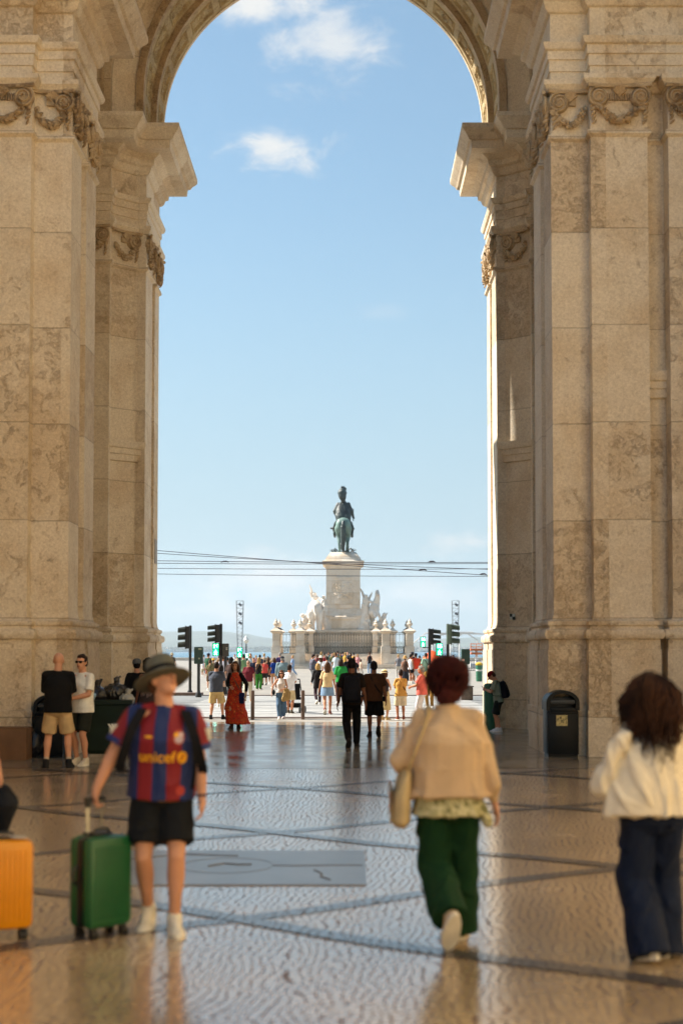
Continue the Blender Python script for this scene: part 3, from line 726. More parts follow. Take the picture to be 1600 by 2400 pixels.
# pedestal
def roundrect(w, d, bow, n=14):
    pts = []
    for i in range(n+1):
        t = i/n; x = -w+2*w*t
        pts.append((x, -d - bow*(1-(2*t-1)**2)))
    for i in range(n+1):
        t = i/n; x = w-2*w*t; pts.append((x, d + bow*(1-(2*t-1)**2)))
    return pts
PY = 7.6
def ped(w, d, bow, prof, name):
    pl = [(x, y+PY) for x, y in roundrect(w, d, bow)]
    return mp(name, sweep(pl, prof), MON_STONE, sm=40)
q = [cz(v)*1.0+(1525-v)*4.6/F for v in (1469, 1446, 1437, 1425, 1332, 1323, 1314, 1300, 1292)]
ped(2.3, 2.4, .0, [(0, 3.98), (0, q[1]-.12), (.05, q[1]-.1), (.05, q[1])], 'plinth')
ped(1.75, 2.1, .75, [(0, 3.99), (0, q[1]-.3), (.1, q[1]-.25), (.12, q[1]+.02), (0, q[1]+.1)], 'plinth_bow')
ped(1.78, 2.1, .25, [(.35, q[1]+.002), (.38, q[1]+.15), (.22, q[2]-.05), (.2, q[2]+.1), (.05, q[3]-.15), (0, q[3])], 'base_moulding')
ped(1.78, 2.1, .25, [(0, q[3]+.002), (0, q[4])], 'shaft')
ped(1.25, 2.1, .42, [(0, q[3]+.01), (0, q[4]-.9)], 'shaft_panel')
ped(1.78, 2.1, .25, [(0, q[4]+.002), (.08, q[4]+.05), (.12, q[5]-.1), (.35, q[5]), (.42, q[6]-.1), (.42, q[6]), (.1, q[6]+.1), (.0, q[6]+.35), (-.3, q[7]+.1), (-.6, q[8]-.08), (-.75, q[8]-.03)], 'pedestal_cornice')
# carved relief on the panel
bm = bmesh.new(); rr = random.Random(9)
ys = PY-2.1-.42
for i in range(330):
    x = rr.uniform(-1.0, 1.0); z = rr.uniform(q[3]+1.0, q[4]-1.5)
    if rr.random() > .35+.65*(1-(z-q[3])/(q[4]-q[3])) : continue
    r = rr.uniform(.06, .17)
    bmesh.ops.create_icosphere(bm, subdivisions=1, radius=1, matrix=Matrix.Translation((x, ys+.04+.42*(x/1.25)**2, z)) @ Euler((rr.random()*.4, rr.random()*3, 0)).to_matrix().to_4x4() @ Matrix.Diagonal((r, .09, r*rr.uniform(.7, 1.8), 1)))
for s in (-1, 1): bx(bm, s*1.15-.04, s*1.15+.04, ys+.30, ys+.40, q[3]+.5, q[4]-1.0)
bx(bm, -.97, .97, ys-.02, ys+.12, q[3]+.42, q[3]+.5); bx(bm, -.97, .97, ys-.02, ys+.1, q[4]-1.05, q[4]-.97)
mp('carved_relief', bm, MON_STONE, sm=60)
bm = bmesh.new()
for i in range(16):
    a = 2*PI*i/16; tube(bm, [(.75*math.cos(a)*1.1, PY+1.4*math.sin(a), q[8]-.12), (1.0*math.cos(a), PY+1.7*math.sin(a), q[7]+.02)], [.05, .16], 6)
mp('moulded_collar', bm, MON_STONE, sm=60)
# ---- equestrian bronze
BRONZE = M('verdigris_bronze', (.06, .10, .09), .5, .3, 1.1, .3, bscale=4, c2=(.22, .34, .30))
DBRONZE = M('dark_bronze', (.022, .028, .03), .5, .3, 1.2, .3, bscale=5, c2=(.075, .105, .10))
EQ = thing('equestrian_statue', 'green bronze rider on horseback with plumed helmet, seen from behind on the pedestal', 'statue', (0, MY+PY, q[8]-.05)); EQ.scale = (1.06, 1.06, 1.05)
g = 1.0
h = Vol()   # horse, facing away; origin at hooves; rump top 3.5
h.ell((0.02, -1.05, 2.78), (.78, .72, .78)); h.ell((-.30, -1.12, 2.72), (.46, .62, .74)); h.ell((.33, -1.12, 2.72), (.46, .62, .74)); h.ell((0, 0, 2.62), (.72, 1.25, .70)); h.ell((0, 1.05, 2.75), (.62, .70, .78))
h.chain([(0, 1.35, 3.0), (0, 1.95, 3.7), (-.15, 2.2, 4.25)], [.52, .38, .26]); h.chain([(-.15, 2.2, 4.3), (-.25, 2.75, 3.85)], [.24, .14])
h.chain([(-.42, -1.1, 2.4), (-.40, -1.0, 1.55), (-.40, -1.35, .95), (-.36, -1.15, .28), (-.36, -1.1, .08)], [.46, .25, .15, .13, .17])
h.chain([(.42, -1.1, 2.4), (.48, -.95, 1.55), (.44, -1.3, .95), (.47, -1.1, .28), (.47, -1.05, .08)], [.46, .24, .14, .12, .17])
h.chain([(.35, 1.1, 2.3), (.37, 1.1, 1.2), (.35, 1.1, .1)], [.30, .15, .15]); h.chain([(-.35, 1.2, 2.3), (-.35, 1.8, 1.7), (-.35, 1.5, .9)], [.30, .15, .14])
ho = obj('horse', h.build(.07, 4), BRONZE, EQ)
t = Vol(); t.chain([(0, -1.75, 3.05), (0, -2.0, 2.75), (-.05, -1.98, 2.1), (0, -1.85, 1.3), (-.08, -1.75, .55), (.0, -1.7, .12)], [.15, .2, .24, .27, .24, .16])
t.chain([(.05, -1.9, 2.6), (.12, -1.95, 1.9), (.1, -1.85, 1.0)], [.14, .17, .13]); t.ell((0, -1.92, 2.55), (.27, .2, .16))
obj('horse_tail', t.build(.05, 2, disp=.06, dscale=3), DBRONZE, ho)
r = Vol()   # rider: cloak, arms, head
def Rz(v): return v
r.loft([((-.0, -.35, 3.25), (.72, 0, 0), (0, .55, 0)), ((-.02, -.3, 3.7), (.80, 0, 0), (0, .55, 0)), ((-.03, -.15, 4.3), (.72, 0, 0), (0, .5, 0)), ((-.02, 0, 4.9), (.58, 0, 0), (0, .4, 0)), ((-.0, .05, 5.15), (.40, 0, 0), (0, .3, 0)), ((0, .08, 5.3), (.18, 0, 0), (0, .18, 0))])
r.chain([(-.5, 0, 4.95), (-.82, -.05, 4.3), (-.7, .35, 3.9)], [.24, .22, .16]); r.chain([(.5, 0, 4.95), (.78, 0, 4.3), (.98, .25, 3.75)], [.24, .2, .13])
r.cone((.98, .25, 3.75), (1.05, .27, 3.62), .13, .12); r.chain([(0, .08, 5.2), (0, .1, 5.35)], [.2, .17]); r.ell((0, .12, 5.5), (.24, .28, .28))
for s in (-1, 1):
    r.chain([(s*.45, .1, 3.3), (s*.85, .5, 2.7), (s*.88, .25, 1.9), (s*.86, .5, 1.72)], [.28, .22, .14, .12])
    r.loft([((s*.70, -.1, 3.2), (.16, 0, 0), (0, .5, 0)), ((s*.88, .0, 2.75), (.12, 0, 0), (0, .5, 0)), ((s*1.0, .0, 2.45), (.16, 0, 0), (0, .45, 0))])
r.loft([((-1.02, .0, 2.62), (.34, 0, 0), (0, .3, 0)), ((-1.1, .0, 2.45), (.2, 0, 0), (0, .2, 0))])
ro = obj('rider', r.build(.055, 3, disp=.05, dscale=2.2), DBRONZE, EQ)
hp = Vol(); hp.ell((0, .1, 5.72), (.28, .34, .18)); hp.chain([(-.05, .2, 5.8), (-.1, -.05, 6.25), (-.12, -.3, 6.1), (-.08, -.38, 5.7), (-.02, -.3, 5.3)], [.26, .40, .44, .38, .2])
for a, b_, c in ((-.2, -.1, 6.55), (.05, -.05, 6.72), (.22, -.15, 6.55), (-.12, -.2, 6.7), (-.25, -.3, 6.3), (.25, -.25, 6.1)): hp.chain([(0, .0, 6.2), (a, b_, c)], [.1, .12])
obj('plumed_helmet', hp.build(.05, 2, disp=.03, dscale=5), DBRONZE, ro)
b_ = bmesh.new(); tube(b_, [(1.0, .3, 3.3), (1.0, .28, 4.55)], .045, 8); obj('baton', b_, DBRONZE, ro)
sn = bmesh.new(); rr = random.Random(4)
for i in range(26):
    a = rr.uniform(0, 2*PI); r0 = rr.uniform(.5, 1.0); x, y = math.cos(a)*1.0, math.sin(a)*1.5
    tube(sn, [(x*r0+rr.uniform(-.2, .2), y*r0, .05+rr.random()*.15), (x*1.1+rr.uniform(-.2, .2), y*1.1, .1+rr.random()*.35), (x*1.35, y*1.35, rr.uniform(-.1, .45))], [.05, .045, .015], 5)
obj('bronze_brambles', sn, DBRONZE, EQ)
# ---- marble groups flanking the pedestal
GL = thing('elephant_group', 'pale marble group left of the pedestal with an elephant and winged figure', 'sculpture', (-2.9, MY+5.6, 3.98))
v = Vol(); v.ell((0, 0, 1.9), (.68, 1.1, .85)); v.ell((0, -.6, 1.75), (.66, .6, .85)); v.ell((.02, .8, 2.3), (.5, .6, .55))
for x in (-.36, .36): v.chain([(x, -.75, 1.5), (x, -.8, .6), (x, -.8, .1)], [.40, .27, .25]); v.chain([(x, .7, 1.4), (x, .8, .1)], [.36, .26])
v.chain([(-.05, -1.2, 2.2), (.05, -1.3, 1.4), (.1, -1.2, .8)], [.12, .09, .05])
obj('elephant', v.build(.06, 3, disp=.03, dscale=2), MON_SCULPT, GL)
v = Vol(); v.chain([(-.1, .6, 2.5), (-.12, .55, 3.1)], [.24, .2]); v.ell((-.1, .5, 3.35), .17); v.chain([(.1, .5, 3.1), (.4, .2, 2.9)], [.12, .09]); v.chain([(-.3, .6, 3.1), (-.5, .4, 3.5)], [.1, .07])
obj('winged_figure', v.build(.05, 2, disp=.05, dscale=4), MON_SCULPT, GL)
def wing(p, q, w, parent):
    b = bmesh.new(); p = Vector(p); q = Vector(q)
    for i in range(6):
        t = i/5; tube(b, [p+Vector((0, .04*i, -.12*i)), p.lerp(q, .6-.06*i)+Vector((w*(.4-.1*i), .04*i, 0)), q.lerp(p, .15*i)], [.11, .10, .03], 6)
    obj('wing', b, MON_SCULPT, parent)
wing((-.2, .6, 2.9), (-.55, .5, 4.25), .1, GL)
v = Vol(); v.chain([(.95, -.2, .2), (.9, -.1, 1.3), (.85, 0, 2.2), (.75, 0, 2.75)], [.35, .33, .28, .2]); v.ell((.72, -.02, 3.05), .17); v.chain([(.9, -.1, 2.3), (.7, -.5, 1.8)], [.13, .1])
v.loft([((1.0, 0, 0), (.5, 0, 0), (0, .5, 0)), ((.95, 0, .9), (.4, 0, 0), (0, .4, 0)), ((.9, 0, 1.8), (.28, 0, 0), (0, .28, 0))])
obj('draped_figure', v.build(.05, 2, disp=.09, dscale=3), MON_SCULPT, GL)
v = Vol(); v.chain([(-.95, -.6, .3), (-.85, -.5, .9), (-.8, -.55, 1.25)], [.36, .34, .22]); v.ell((-1.15, -.7, 1.32), .19); v.chain([(-.75, -.6, 1.2), (-1.0, -.9, .9), (-1.2, -.8, .5)], [.13, .11, .09]); v.chain([(-.9, -.7, .4), (-.4, -.9, .5), (-.35, -.9, .05)], [.2, .15, .1]); v.ell((-.7, -.4, .15), (.7, .5, .22))
obj('crouching_figure', v.build(.05, 2, disp=.05, dscale=4), MON_SCULPT, GL)
GL.scale = (1.16, 1.16, 1.12)
GR = thing('horse_group', 'pale marble group right of the pedestal with rearing horse and winged figure', 'sculpture', (2.85, MY+5.6, 3.98))
v = Vol(); v.ell((.25, 0, 1.7), (.50, .9, .6)); v.ell((.35, -.3, 2.0), (.48, .5, .6)); v.chain([(.45, -.2, 2.4), (.62, -.35, 3.0), (.62, -.4, 3.5)], [.38, .26, .2]); v.chain([(.62, -.4, 3.55), (.72, -.8, 3.3)], [.19, .11])
v.cone((.55, -.35, 3.65), (.53, -.35, 3.85), .06, .03); v.cone((.7, -.35, 3.65), (.72, -.35, 3.85), .06, .03)
v.chain([(.1, .3, 1.5), (.2, .4, .8), (.1, .5, .1)], [.38, .2, .14]); v.chain([(.45, -.5, 1.9), (.8, -.9, 1.3), (.9, -.8, .9)], [.24, .13, .1]); v.chain([(.3, -.6, 1.8), (.4, -1.0, 1.2)], [.2, .12])
obj('rearing_horse', v.build(.055, 3, disp=.03, dscale=3), MON_SCULPT, GR)
v = Vol(); v.chain([(-.45, -.1, 1.2), (-.5, -.1, 2.2), (-.45, -.1, 2.9)], [.40, .33, .26]); v.ell((-.4, -.15, 3.2), .18); v.chain([(-.3, -.1, 2.8), (.2, -.4, 2.6)], [.14, .1])
v.loft([((-.6, -.1, 0), (.62, 0, 0), (0, .5, 0)), ((-.55, -.1, 1.0), (.45, 0, 0), (0, .4, 0)), ((-.5, -.1, 2.0), (.36, 0, 0), (0, .3, 0))])
obj('winged_figure', v.build(.05, 2, disp=.09, dscale=3), MON_SCULPT, GR)
wing((-.45, .2, 2.9), (-1.05, .3, 4.15), .1, GR); wing((-.2, .2, 2.9), (.15, .2, 3.6), .1, GR)
v = Vol(); v.chain([(.8, -.5, .4), (1.1, -.5, .9), (1.2, -.55, 1.2)], [.35, .3, .2]); v.ell((1.25, -.6, 1.45), .17); v.chain([(1.2, -.6, 1.15), (1.5, -.7, 1.55)], [.11, .07]); v.chain([(.7, -.6, .5), (.3, -.8, .7), (.2, -.8, .1)], [.22, .16, .1]); v.ell((.7, -.3, .2), (.9, .5, .3)); v.ell((1.2, -.4, .15), (.5, .4, .25))
obj('fallen_figure', v.build(.05, 2, disp=.06, dscale=4), MON_SCULPT, GR)
GR.scale = (1.14, 1.14, 1.1)
# pigeons on the pillar caps
def pigeon(x, y, z, rz, lab):
    v = Vol(); v.ell((0, 0, .1), (.07, .13, .08)); v.ell((0, .11, .19), (.04, .045, .045)); v.cone((0, -.1, .08), (0, -.25, .05), .04, .02); v.cone((0, .14, .19), (0, .19, .18), .012, .005)
    for s in (-1, 1): v.cone((s*.03, 0, .03), (s*.03, 0, 0), .012, .012)
    o = obj('pigeon', v.build(.02, 1), M('pigeon_feathers', (.06, .065, .08), .6)); o.scale = (1.5,)*3
    o.location = (x, y, z); o.rotation_euler = (0, 0, rz); tag(o, lab, 'pigeon', 'pigeons perched on the monument pillars')
pigeon(-6.35, MY+.7, 3.84, 1.2, 'dark pigeon perched beside the urn of the leftmost terrace pillar'); pigeon(6.4, MY+.7, 3.84, -1.2, 'dark pigeon perched beside the urn of the rightmost terrace pillar')
pigeon(-4.0, MY+.75, 3.84, .6, 'dark pigeon perched on the pillar left of the monument steps')
# ============================================================ STREET FURNITURE
DG = M('dark_green_enamel', (.018, .045, .035), .45, .2, 3, spec=.4)
GREY = M('signal_grey_green', (.11, .15, .11), .5, .2, 3)
LED = M('green_led', (.05, 1.0, .42), .5, .02, emit=2.0)
LEDW = M('pale_green_led', (.35, 1.0, .75), .5, .02, emit=5.0)
LEDG = M('green_led_glow', (.0, .42, .17), .5, .02, emit=1.3)
BLK = M('black_plastic', (.012, .013, .014), .4, .2)
def text_mesh(body, size, mat, parent, mtx, name='lettering', ext=.002, font_off=0):
    cu = bpy.data.curves.new('t', 'FONT'); cu.body = body; cu.size = size; cu.extrude = ext; cu.align_x = 'CENTER'; cu.align_y = 'CENTER'; cu.offset = font_off
    o = bpy.data.objects.new('t', cu); COL.objects.link(o); dg = bpy.context.evaluated_depsgraph_get(); dg.update()
    me = bpy.data.meshes.new_from_object(o.evaluated_get(dg)); bpy.data.objects.remove(o)
    me.transform(mtx); return obj(name, me, mat, parent, False) if parent != 'raw' else me
FACE_CAM = Matrix.Rotation(PI/2, 4, 'X')     # text in XY -> standing, read from -Y
def ped_head(t, x, z0, w, hgt, digits='16', y=-.09):
    """pedestrian head with countdown above and green walking man below, facing -Y"""
    bm = bmesh.new(); bx(bm, x-w/2, x+w/2, y, y+.22, z0, z0+hgt, .02); o = obj('signal_head', bm, BLK, t, 30)
    zc1, zc2 = z0+hgt*.74, z0+hgt*.27
    bm = bmesh.new(); bx(bm, x-w*.42, x+w*.42, y-.008, y-.002, z0+hgt*.52, z0+hgt*.95); bx(bm, x-w*.42, x+w*.42, y-.008, y-.002, z0+hgt*.05, z0+hgt*.48); obj('lens', bm, LEDG, o, False)
    text_mesh(digits, w*.74, LEDW, o, Matrix.Translation((x, y-.012, zc1)) @ FACE_CAM, 'countdown_digits', .003, .007)
    b = bmesh.new(); k = w*.44
    def P(a, c): return (x+a*k, y-.02, zc2+c*k)
    tube(b, [P(0, .62), P(0, .8)], .17*k, 8); tube(b, [P(0, .45), P(-.02, -.05)], [.22*k, .2*k], 8)
    tube(b, [P(-.02, 0), P(-.25, -.45), P(-.42, -.85)], .12*k, 6); tube(b, [P(0, 0), P(.18, -.42), P(.40, -.85)], .12*k, 6)
    tube(b, [P(-.1, .4), P(-.42, .1), P(-.38, -.2)], .09*k, 6); tube(b, [P(.1, .4), P(.38, .15), P(.5, -.1)], .09*k, 6)
    for v in b.verts: v.co.y = y-.012 + (v.co.y-(y-.02))*.1
    obj('walking_man', b, LEDW, o)
    v_ = bmesh.new()
    for zt in (z0+hgt*.97, z0+hgt*.5): bx(v_, x-w*.46, x+w*.46, y-.12, y, zt-.012, zt)
    obj('visor', v_, BLK, o, False)
def veh_head(t, x, z0, hgt, side, mat=BLK, y=0):
    bm = bmesh.new(); w = .13; bx(bm, x-.09, x+.09, y-.17, y+.17, z0, z0+hgt, .03); o = obj('signal_head', bm, mat, t, 30)
    bm = bmesh.new(); s = side; bx(bm, x+s*.09 if s > 0 else x-.115, x+.115 if s > 0 else x-.09, y-.19, y+.19, z0-.02, z0+hgt+.02, .006); obj('backing_board', bm, mat, o, 30)
    for i in range(3):
        zc = z0+hgt*(i+.5)/3; r_ = hgt*.155; b = bmesh.new(); n = 14; ring = []
        for (d, cut) in ((.11, 0), (.42, 1)):
            ring.append([b.verts.new((x+s*(d + (0 if not cut else -.07*(1-math.cos(a))*.0)), y+r_*math.sin(a)*(1-.1*cut), zc+r_*math.cos(a)*(1-.1*cut)-.03*cut)) for a in [(-.72+1.44*k/n)*PI for k in range(n+1)]])
        for k in range(n): b.faces.new((ring[0][k], ring[0][k+1], ring[1][k+1], ring[1][k]))
        bmesh.ops.solidify(b, geom=b.faces[:], thickness=.012); obj('visor', b, GREY if mat is not BLK else M('signal_visor', (.05, .06, .045), .5), o)
        b = bmesh.new(); lathe(b, [(r_*.85, 0), (r_*.6, .03), (0, .045)], seg=14, mtx=Matrix.Translation((x+s*.115, y, zc)) @ Matrix.Rotation(s*PI/2, 4, 'Y')); obj('lamp', b, M('unlit_lamp_%d' % i, ((.02, .07, .04), (.12, .07, .01), (.14, .015, .01))[i], .2), o)
def pole(t, x, h, r=.06, mat=BLK):
    bm = bmesh.new(); lathe(bm, [(r*2, 0), (r*2, .12), (r*1.1, .2), (r, .3), (r, h), (0, h+.03)], c=(x, 0, 0), seg=12); obj('pole', bm, mat, t)
def signal(px, Y, label):
    p = at(px, 1525, Y); return thing('traffic_light', label, 'traffic light', (p.x, Y, 0), group='traffic lights around the crossing')
def zat(py, Y): return at(800, py, Y).z
YT = 58.2; s_ = YT/F
t = signal(446, YT, 'tall traffic light on the far left with three visors pointing left'); z1 = zat(1468, YT); z0 = zat(1520, YT); pole(t, .0, z1+.02); veh_head(t, -.08, z0, z1-z0, -1)
t = signal(512, YT, 'traffic light showing a green man and 16 below visors pointing left'); z1 = zat(1464, YT); z0 = zat(1506, YT); pole(t, .1, z1+.02); veh_head(t, -.02, z0, z1-z0, -1)
ped_head(t, -.10, zat(1537, YT), .28, (1537-1507)*s_)
t = signal(466, YT-3, 'dark pedestrian signal seen from its side near the left pier'); bm = bmesh.new(); z0 = zat(1556, YT-3); z1 = zat(1516, YT-3); bx(bm, -.17, .17, -.13, .13, z0, z1, .03); o = obj('signal_head', bm, DG, t, 30); pole(t, .0, z0+.02)
bm = bmesh.new(); bx(bm, .0, .13, -.137, -.131, z1-.12, z1-.05); bx(bm, -.0, .06, -.137, -.131, z0+.18, z0+.24); obj('sticker', bm, M('faded_sticker', (.3, .32, .22), .6), o, False)
t = signal(529, YT, 'dark back of a pedestrian signal between two lit green men'); z0 = zat(1539, YT); z1 = zat(1508, YT); bm = bmesh.new(); bx(bm, -.13, .13, -.12, .12, z0, z1, .03); o = obj('signal_head', bm, M('brown_signal_box', (.05, .04, .03), .5), t, 30); pole(t, 0, z0+.02)
bm = bmesh.new(); bx(bm, .02, .09, -.127, -.121, z1-.2, z1-.17); bx(bm, .02, .09, -.127, -.121, z1-.26, z1-.23); obj('sticker', bm, M('pale_sticker', (.6, .55, .45), .6), o, False)
t = signal(562, YT+2, 'low pedestrian signal with green man and 16, above the orange dress'); pole(t, 0, zat(1541, YT+2)); ped_head(t, 0, zat(1541, YT+2), .24, 24*(YT+2)/F)
t = signal(579, YT+16, 'small distant pedestrian signal with a green man beside the lamp post'); pole(t, 0, zat(1541, YT+16)); ped_head(t, 0, zat(1541, YT+16), .2, 9*(YT+16)/F)
t = signal(1006, YT, 'dark traffic light right of the monument, visors pointing right, green man on an arm'); z1 = zat(1474, YT); z0 = zat(1511, YT); pole(t, 0, z1); veh_head(t, .04, z0, z1-z0, 1)
ped_head(t, -.27, zat(1517, YT), .22, 25*s_); bm = bmesh.new(); bx(bm, -.27, 0, -.03, .03, zat(1519, YT), zat(1517.2, YT)); obj('arm', bm, BLK, t, False)
t = signal(1049, YT-2, 'tall grey green traffic light over the red haired woman with visors pointing right'); z1 = zat(1463, YT-2); z0 = zat(1510, YT-2); pole(t, 0, z1); veh_head(t, .04, z0, z1-z0, 1, GREY)
ped_head(t, -.34, zat(1537, YT-2), .27, 30*(YT-2)/F, '15'); bm = bmesh.new(); bx(bm, -.34, 0, -.03, .03, zat(1539, YT-2), zat(1537.2, YT-2)); obj('arm', bm, BLK, t, False)
t = signal(1090, YT-4, 'dark green signal box on a post with a push button collar near the right pier'); z0 = zat(1557, YT-4); z1 = zat(1521, YT-4); bm = bmesh.new(); bx(bm, -.16, .16, -.13, .13, z0, z1, .03); o = obj('signal_head', bm, DG, t, 30)
bm = bmesh.new(); bx(bm, -.15, -.05, -.137, -.131, z0+.12, z0+.2); obj('sticker', bm, M('pink_sticker', (.75, .4, .32), .6), o, False); pole(t, .0, z0+.02, .07, M('mottled_pole', (.08, .08, .05), .6, .5, 12))
bm = bmesh.new(); lathe(bm, [(.1, 0), (.17, .02), (.17, .1), (.1, .12)], c=(.04, 0, zat(1612, YT-4)), seg=16); obj('collar', bm, M('steel_collar', (.4, .45, .45), .4), t)
pb = at(1093, 1525, 52); bm = bmesh.new(); bx(bm, -.21, .21, -.2, .2, 0, .48, .04); bx(bm, -.24, .24, -.23, .23, .48, .52, .01); o = obj('signal_cabinet', bm, M('brown_cabinet', (.11, .08, .06), .7, .4, 6), None, 30); o.location = (pb.x, 52, 0); tag(o, 'squat brown street cabinet beside the post right of the crossing', 'cabinet')
# bollards
b0 = None
for k, (px, lab) in enumerate(((592, 'brown steel bollard beside the red dress woman'), (709.6, 'brown steel bollard between the sunglasses woman and the denim skirt woman'), (824, 'brown steel bollard behind the black backpack man'))):
    g_ = gnd(px, 1686.5)
    if b0 is None:
        bm = bmesh.new(); lathe(bm, [(.05, 0), (.05, .74), (.047, .76), (.0, .77)], seg=16); b0 = o = obj('bollard', bm, M('bollard_paint', (.13, .085, .065), .45, .3, 5))
    else: o = b0.copy(); COL.objects.link(o)
    o.location = (g_.x, g_.y, 0); tag(o, lab, 'bollard', 'bollards at the edge of the crossing')
# lamp post and lighting masts
g_ = at(577, 1525, 120); t = thing('lamp_post', 'slim black lamp post with a white globe beyond the crossing', 'lamp post', (g_.x, 120, 0))
bm = bmesh.new(); zt = zat(1508, 120); lathe(bm, [(.12, 0), (.12, .5), (.06, .7), (.05, zt)], seg=10); obj('post', bm, BLK, t); bm = bmesh.new(); lathe(bm, [(.05, zt), (.2, zt+.12), (.24, zt+.3), (.14, zt+.46), (.03, zt+.6), (0, zt+.7)], seg=14); obj('globe', bm, M('opal_globe', (.8, .8, .76), .3), t)
for px, lab in ((562, 'left lattice lighting mast with floodlights'), (1067, 'right lattice lighting mast with floodlights')):
    Y = 205; g_ = at(px, 1525, Y); t = thing('lighting_mast', lab + ' beyond the monument', 'lighting mast', (g_.x, Y, 0), group='lattice lighting masts')
    zt = zat(1408, Y); bm = bmesh.new(); STL = M('galvanised_steel', (.22, .24, .26), .5)
    n = 16
    for sx, sy in ((-1, -1), (1, -1), (1, 1), (-1, 1)): tube(bm, [(sx*.26, sy*.3, 0), (sx*.5, sy*.45, zt)], .04, 5)
    for i in range(n):
        z = zt*i/n; z2 = zt*(i+1)/n; w = .26+.24*i/n
        tube(bm, [(-w, -.35, z), (w, -.35, z2)], .025, 4); tube(bm, [(-w, -.35, z2), (w, -.35, z2)], .025, 4)
    obj('lattice', bm, STL, t)
    for i, z in enumerate((zt-.6, zt-1.9, zt-3.2)):
        bm = bmesh.new(); bx(bm, -.25, .25, -.3, .1, -.16, .16, .03, Matrix.Translation((.1, -.4, z)) @ Matrix.Rotation(.6, 4, 'Y')); obj('floodlight', bm, M('floodlight_case', (.12, .13, .15), .4), t, 30)
# overhead tram wires
WIRE = M('overhead_wire', (.05, .045, .06), .5)
for (xa, ya, xb, yb, Y, lab) in [(340, 1287, 1180, 1350, 47, 'uppermost overhead wire at the left, slanting down to the right'), (340, 1294, 905, 1325, 50, 'second overhead wire from the top at the left, joining the level pair'),
                           (340, 1313, 1180, 1317, 46, 'upper wire of the level overhead pair'), (340, 1319, 1180, 1319.5, 49, 'lower wire of the level overhead pair'),
                           (340, 1331, 1180, 1332, 51, 'thin overhead wire between the level pair and the lowest wire'), (340, 1344, 1180, 1350, 53, 'lowest overhead wire crossing the square')]:
    a = at(xa, ya, Y); b_ = at(xb, yb, Y); d = b_-a; a = a-d*.9; b_ = b_+d*.9; bm = bmesh.new()
    tube(bm, [a.lerp(b_, i/24)-Vector((0, 0, .22*(1-(i/12-1)**2)-.18)) for i in range(25)], .0105, 5)
    tag(obj('tram_wire', bm, WIRE), lab, 'wire', 'overhead tram wires')
for px, py, Y, lab in ((527, 1318, 49, 'left small wire clamp on the level overhead pair'), (990, 1337, 47, 'dark insulator on the slanting overhead wire'), (1131, 1347, 53, 'dark insulator on the lowest overhead wire at the right'), (1011, 1318, 49, 'small wire clamp on the level overhead pair at the right')):
    p = at(px, py, Y); bm = bmesh.new(); tube(bm, [(-.14, 0, 0), (-.05, 0, .03), (.06, 0, .035), (.14, 0, 0)], [.01, .028, .028, .01], 6); o = tag(obj('wire_insulator', bm, WIRE), lab, 'insulator'); o.location = p
# tent frame by the water, orange lift, crowd barrier, green bin
TENT = M('white_tent_steel', (.75, .74, .72), .5)
t = thing('tent_frame', 'bare white tent frame standing by the water right of the monument', 'tent frame', (0, 0, 0)); Y = 190
def tp(px, py, dy=0): return at(px, py, Y+dy)
bm = bmesh.new()
for pl in ([(960, 1514), (998, 1483), (1050, 1484), (1062, 1500)], [(1062, 1481.5), (1090, 1482), (1118, 1500)], [(1010, 1500), (1040, 1487), (1010, 1484)], [(1062, 1500), (1082, 1487), (1030, 1487)], [(1090, 1482), (1136, 1486), (1150, 1492)], [(1050, 1484), (1108, 1481.5)], [(1076, 1499), (1060, 1494)], [(1000, 1484), (1145, 1486)]):
    tube(bm, [tp(*p) for p in pl], .09, 6)
obj('roof_tubes', bm, TENT, t)
for px, py, pb_ in ((1013, 1498, 0), (1055, 1497, 0), (1076, 1498, 0), (1118, 1500, 0)):
    p = tp(px, py); bm = bmesh.new(); tube(bm, [p, (p.x, p.y, 0)], .1, 6); obj('leg', bm, TENT, t)
Y = 150; g_ = at(1116, 1525, Y); t = thing('scissor_lift', 'orange work lift by the water beside the right pier', 'work lift', (g_.x, Y, 0)); OR = M('orange_steel', (.75, .2, .06), .5)
bm = bmesh.new(); z0 = zat(1536, Y)
for z in (zat(1521, Y), zat(1509, Y), zat(1516, Y)): tube(bm, [(-.6, 0, z), (.6, 0, z)], .04, 5); tube(bm, [(-.6, .6, z), (.6, .6, z)], .04, 5)
for x in (-.6, 0, .6): tube(bm, [(x, 0, zat(1521, Y)), (x, 0, zat(1508, Y))], .04, 5)
obj('platform_rail', bm, OR, t); bm = bmesh.new(); bx(bm, -.65, .65, -.1, .7, zat(1523, Y)-.1, zat(1521, Y), .02); bx(bm, -.6, .6, -.1, .7, zat(1534, Y), zat(1529, Y), .04); obj('platform', bm, OR, t, 30)
bm = bmesh.new(); tube(bm, [(0, .3, 0), (0, .3, 2)], .12, 8); bx(bm, -.7, .7, -.2, .8, 0, .5, .05); obj('mast', bm, TENT, t, 30)
g_ = at(1107, 1525, 115); t = thing('crowd_barrier', 'dark steel crowd barrier standing near the right pier', 'barrier', (g_.x, 115, 0)); bm = bmesh.new()
tube(bm, [(-.65, 0, .1), (-.65, 0, 1.0), (.65, 0, 1.0), (.65, 0, .1)], .03, 6); tube(bm, [(-.65, 0, .2), (.65, 0, .2)], .025, 6)
for i in range(9): tube(bm, [(-.55+i*.1375, 0, .2), (-.55+i*.1375, 0, 1.0)], .018, 5)
obj('frame', bm, M('barrier_steel', (.06, .07, .08), .5), t); bm = bmesh.new()
for x in (-.5, .5): bx(bm, x-.03, x+.03, -.3, .3, 0, .05)
obj('feet', bm, M('barrier_steel', (.06, .07, .08), .5), t, 30)
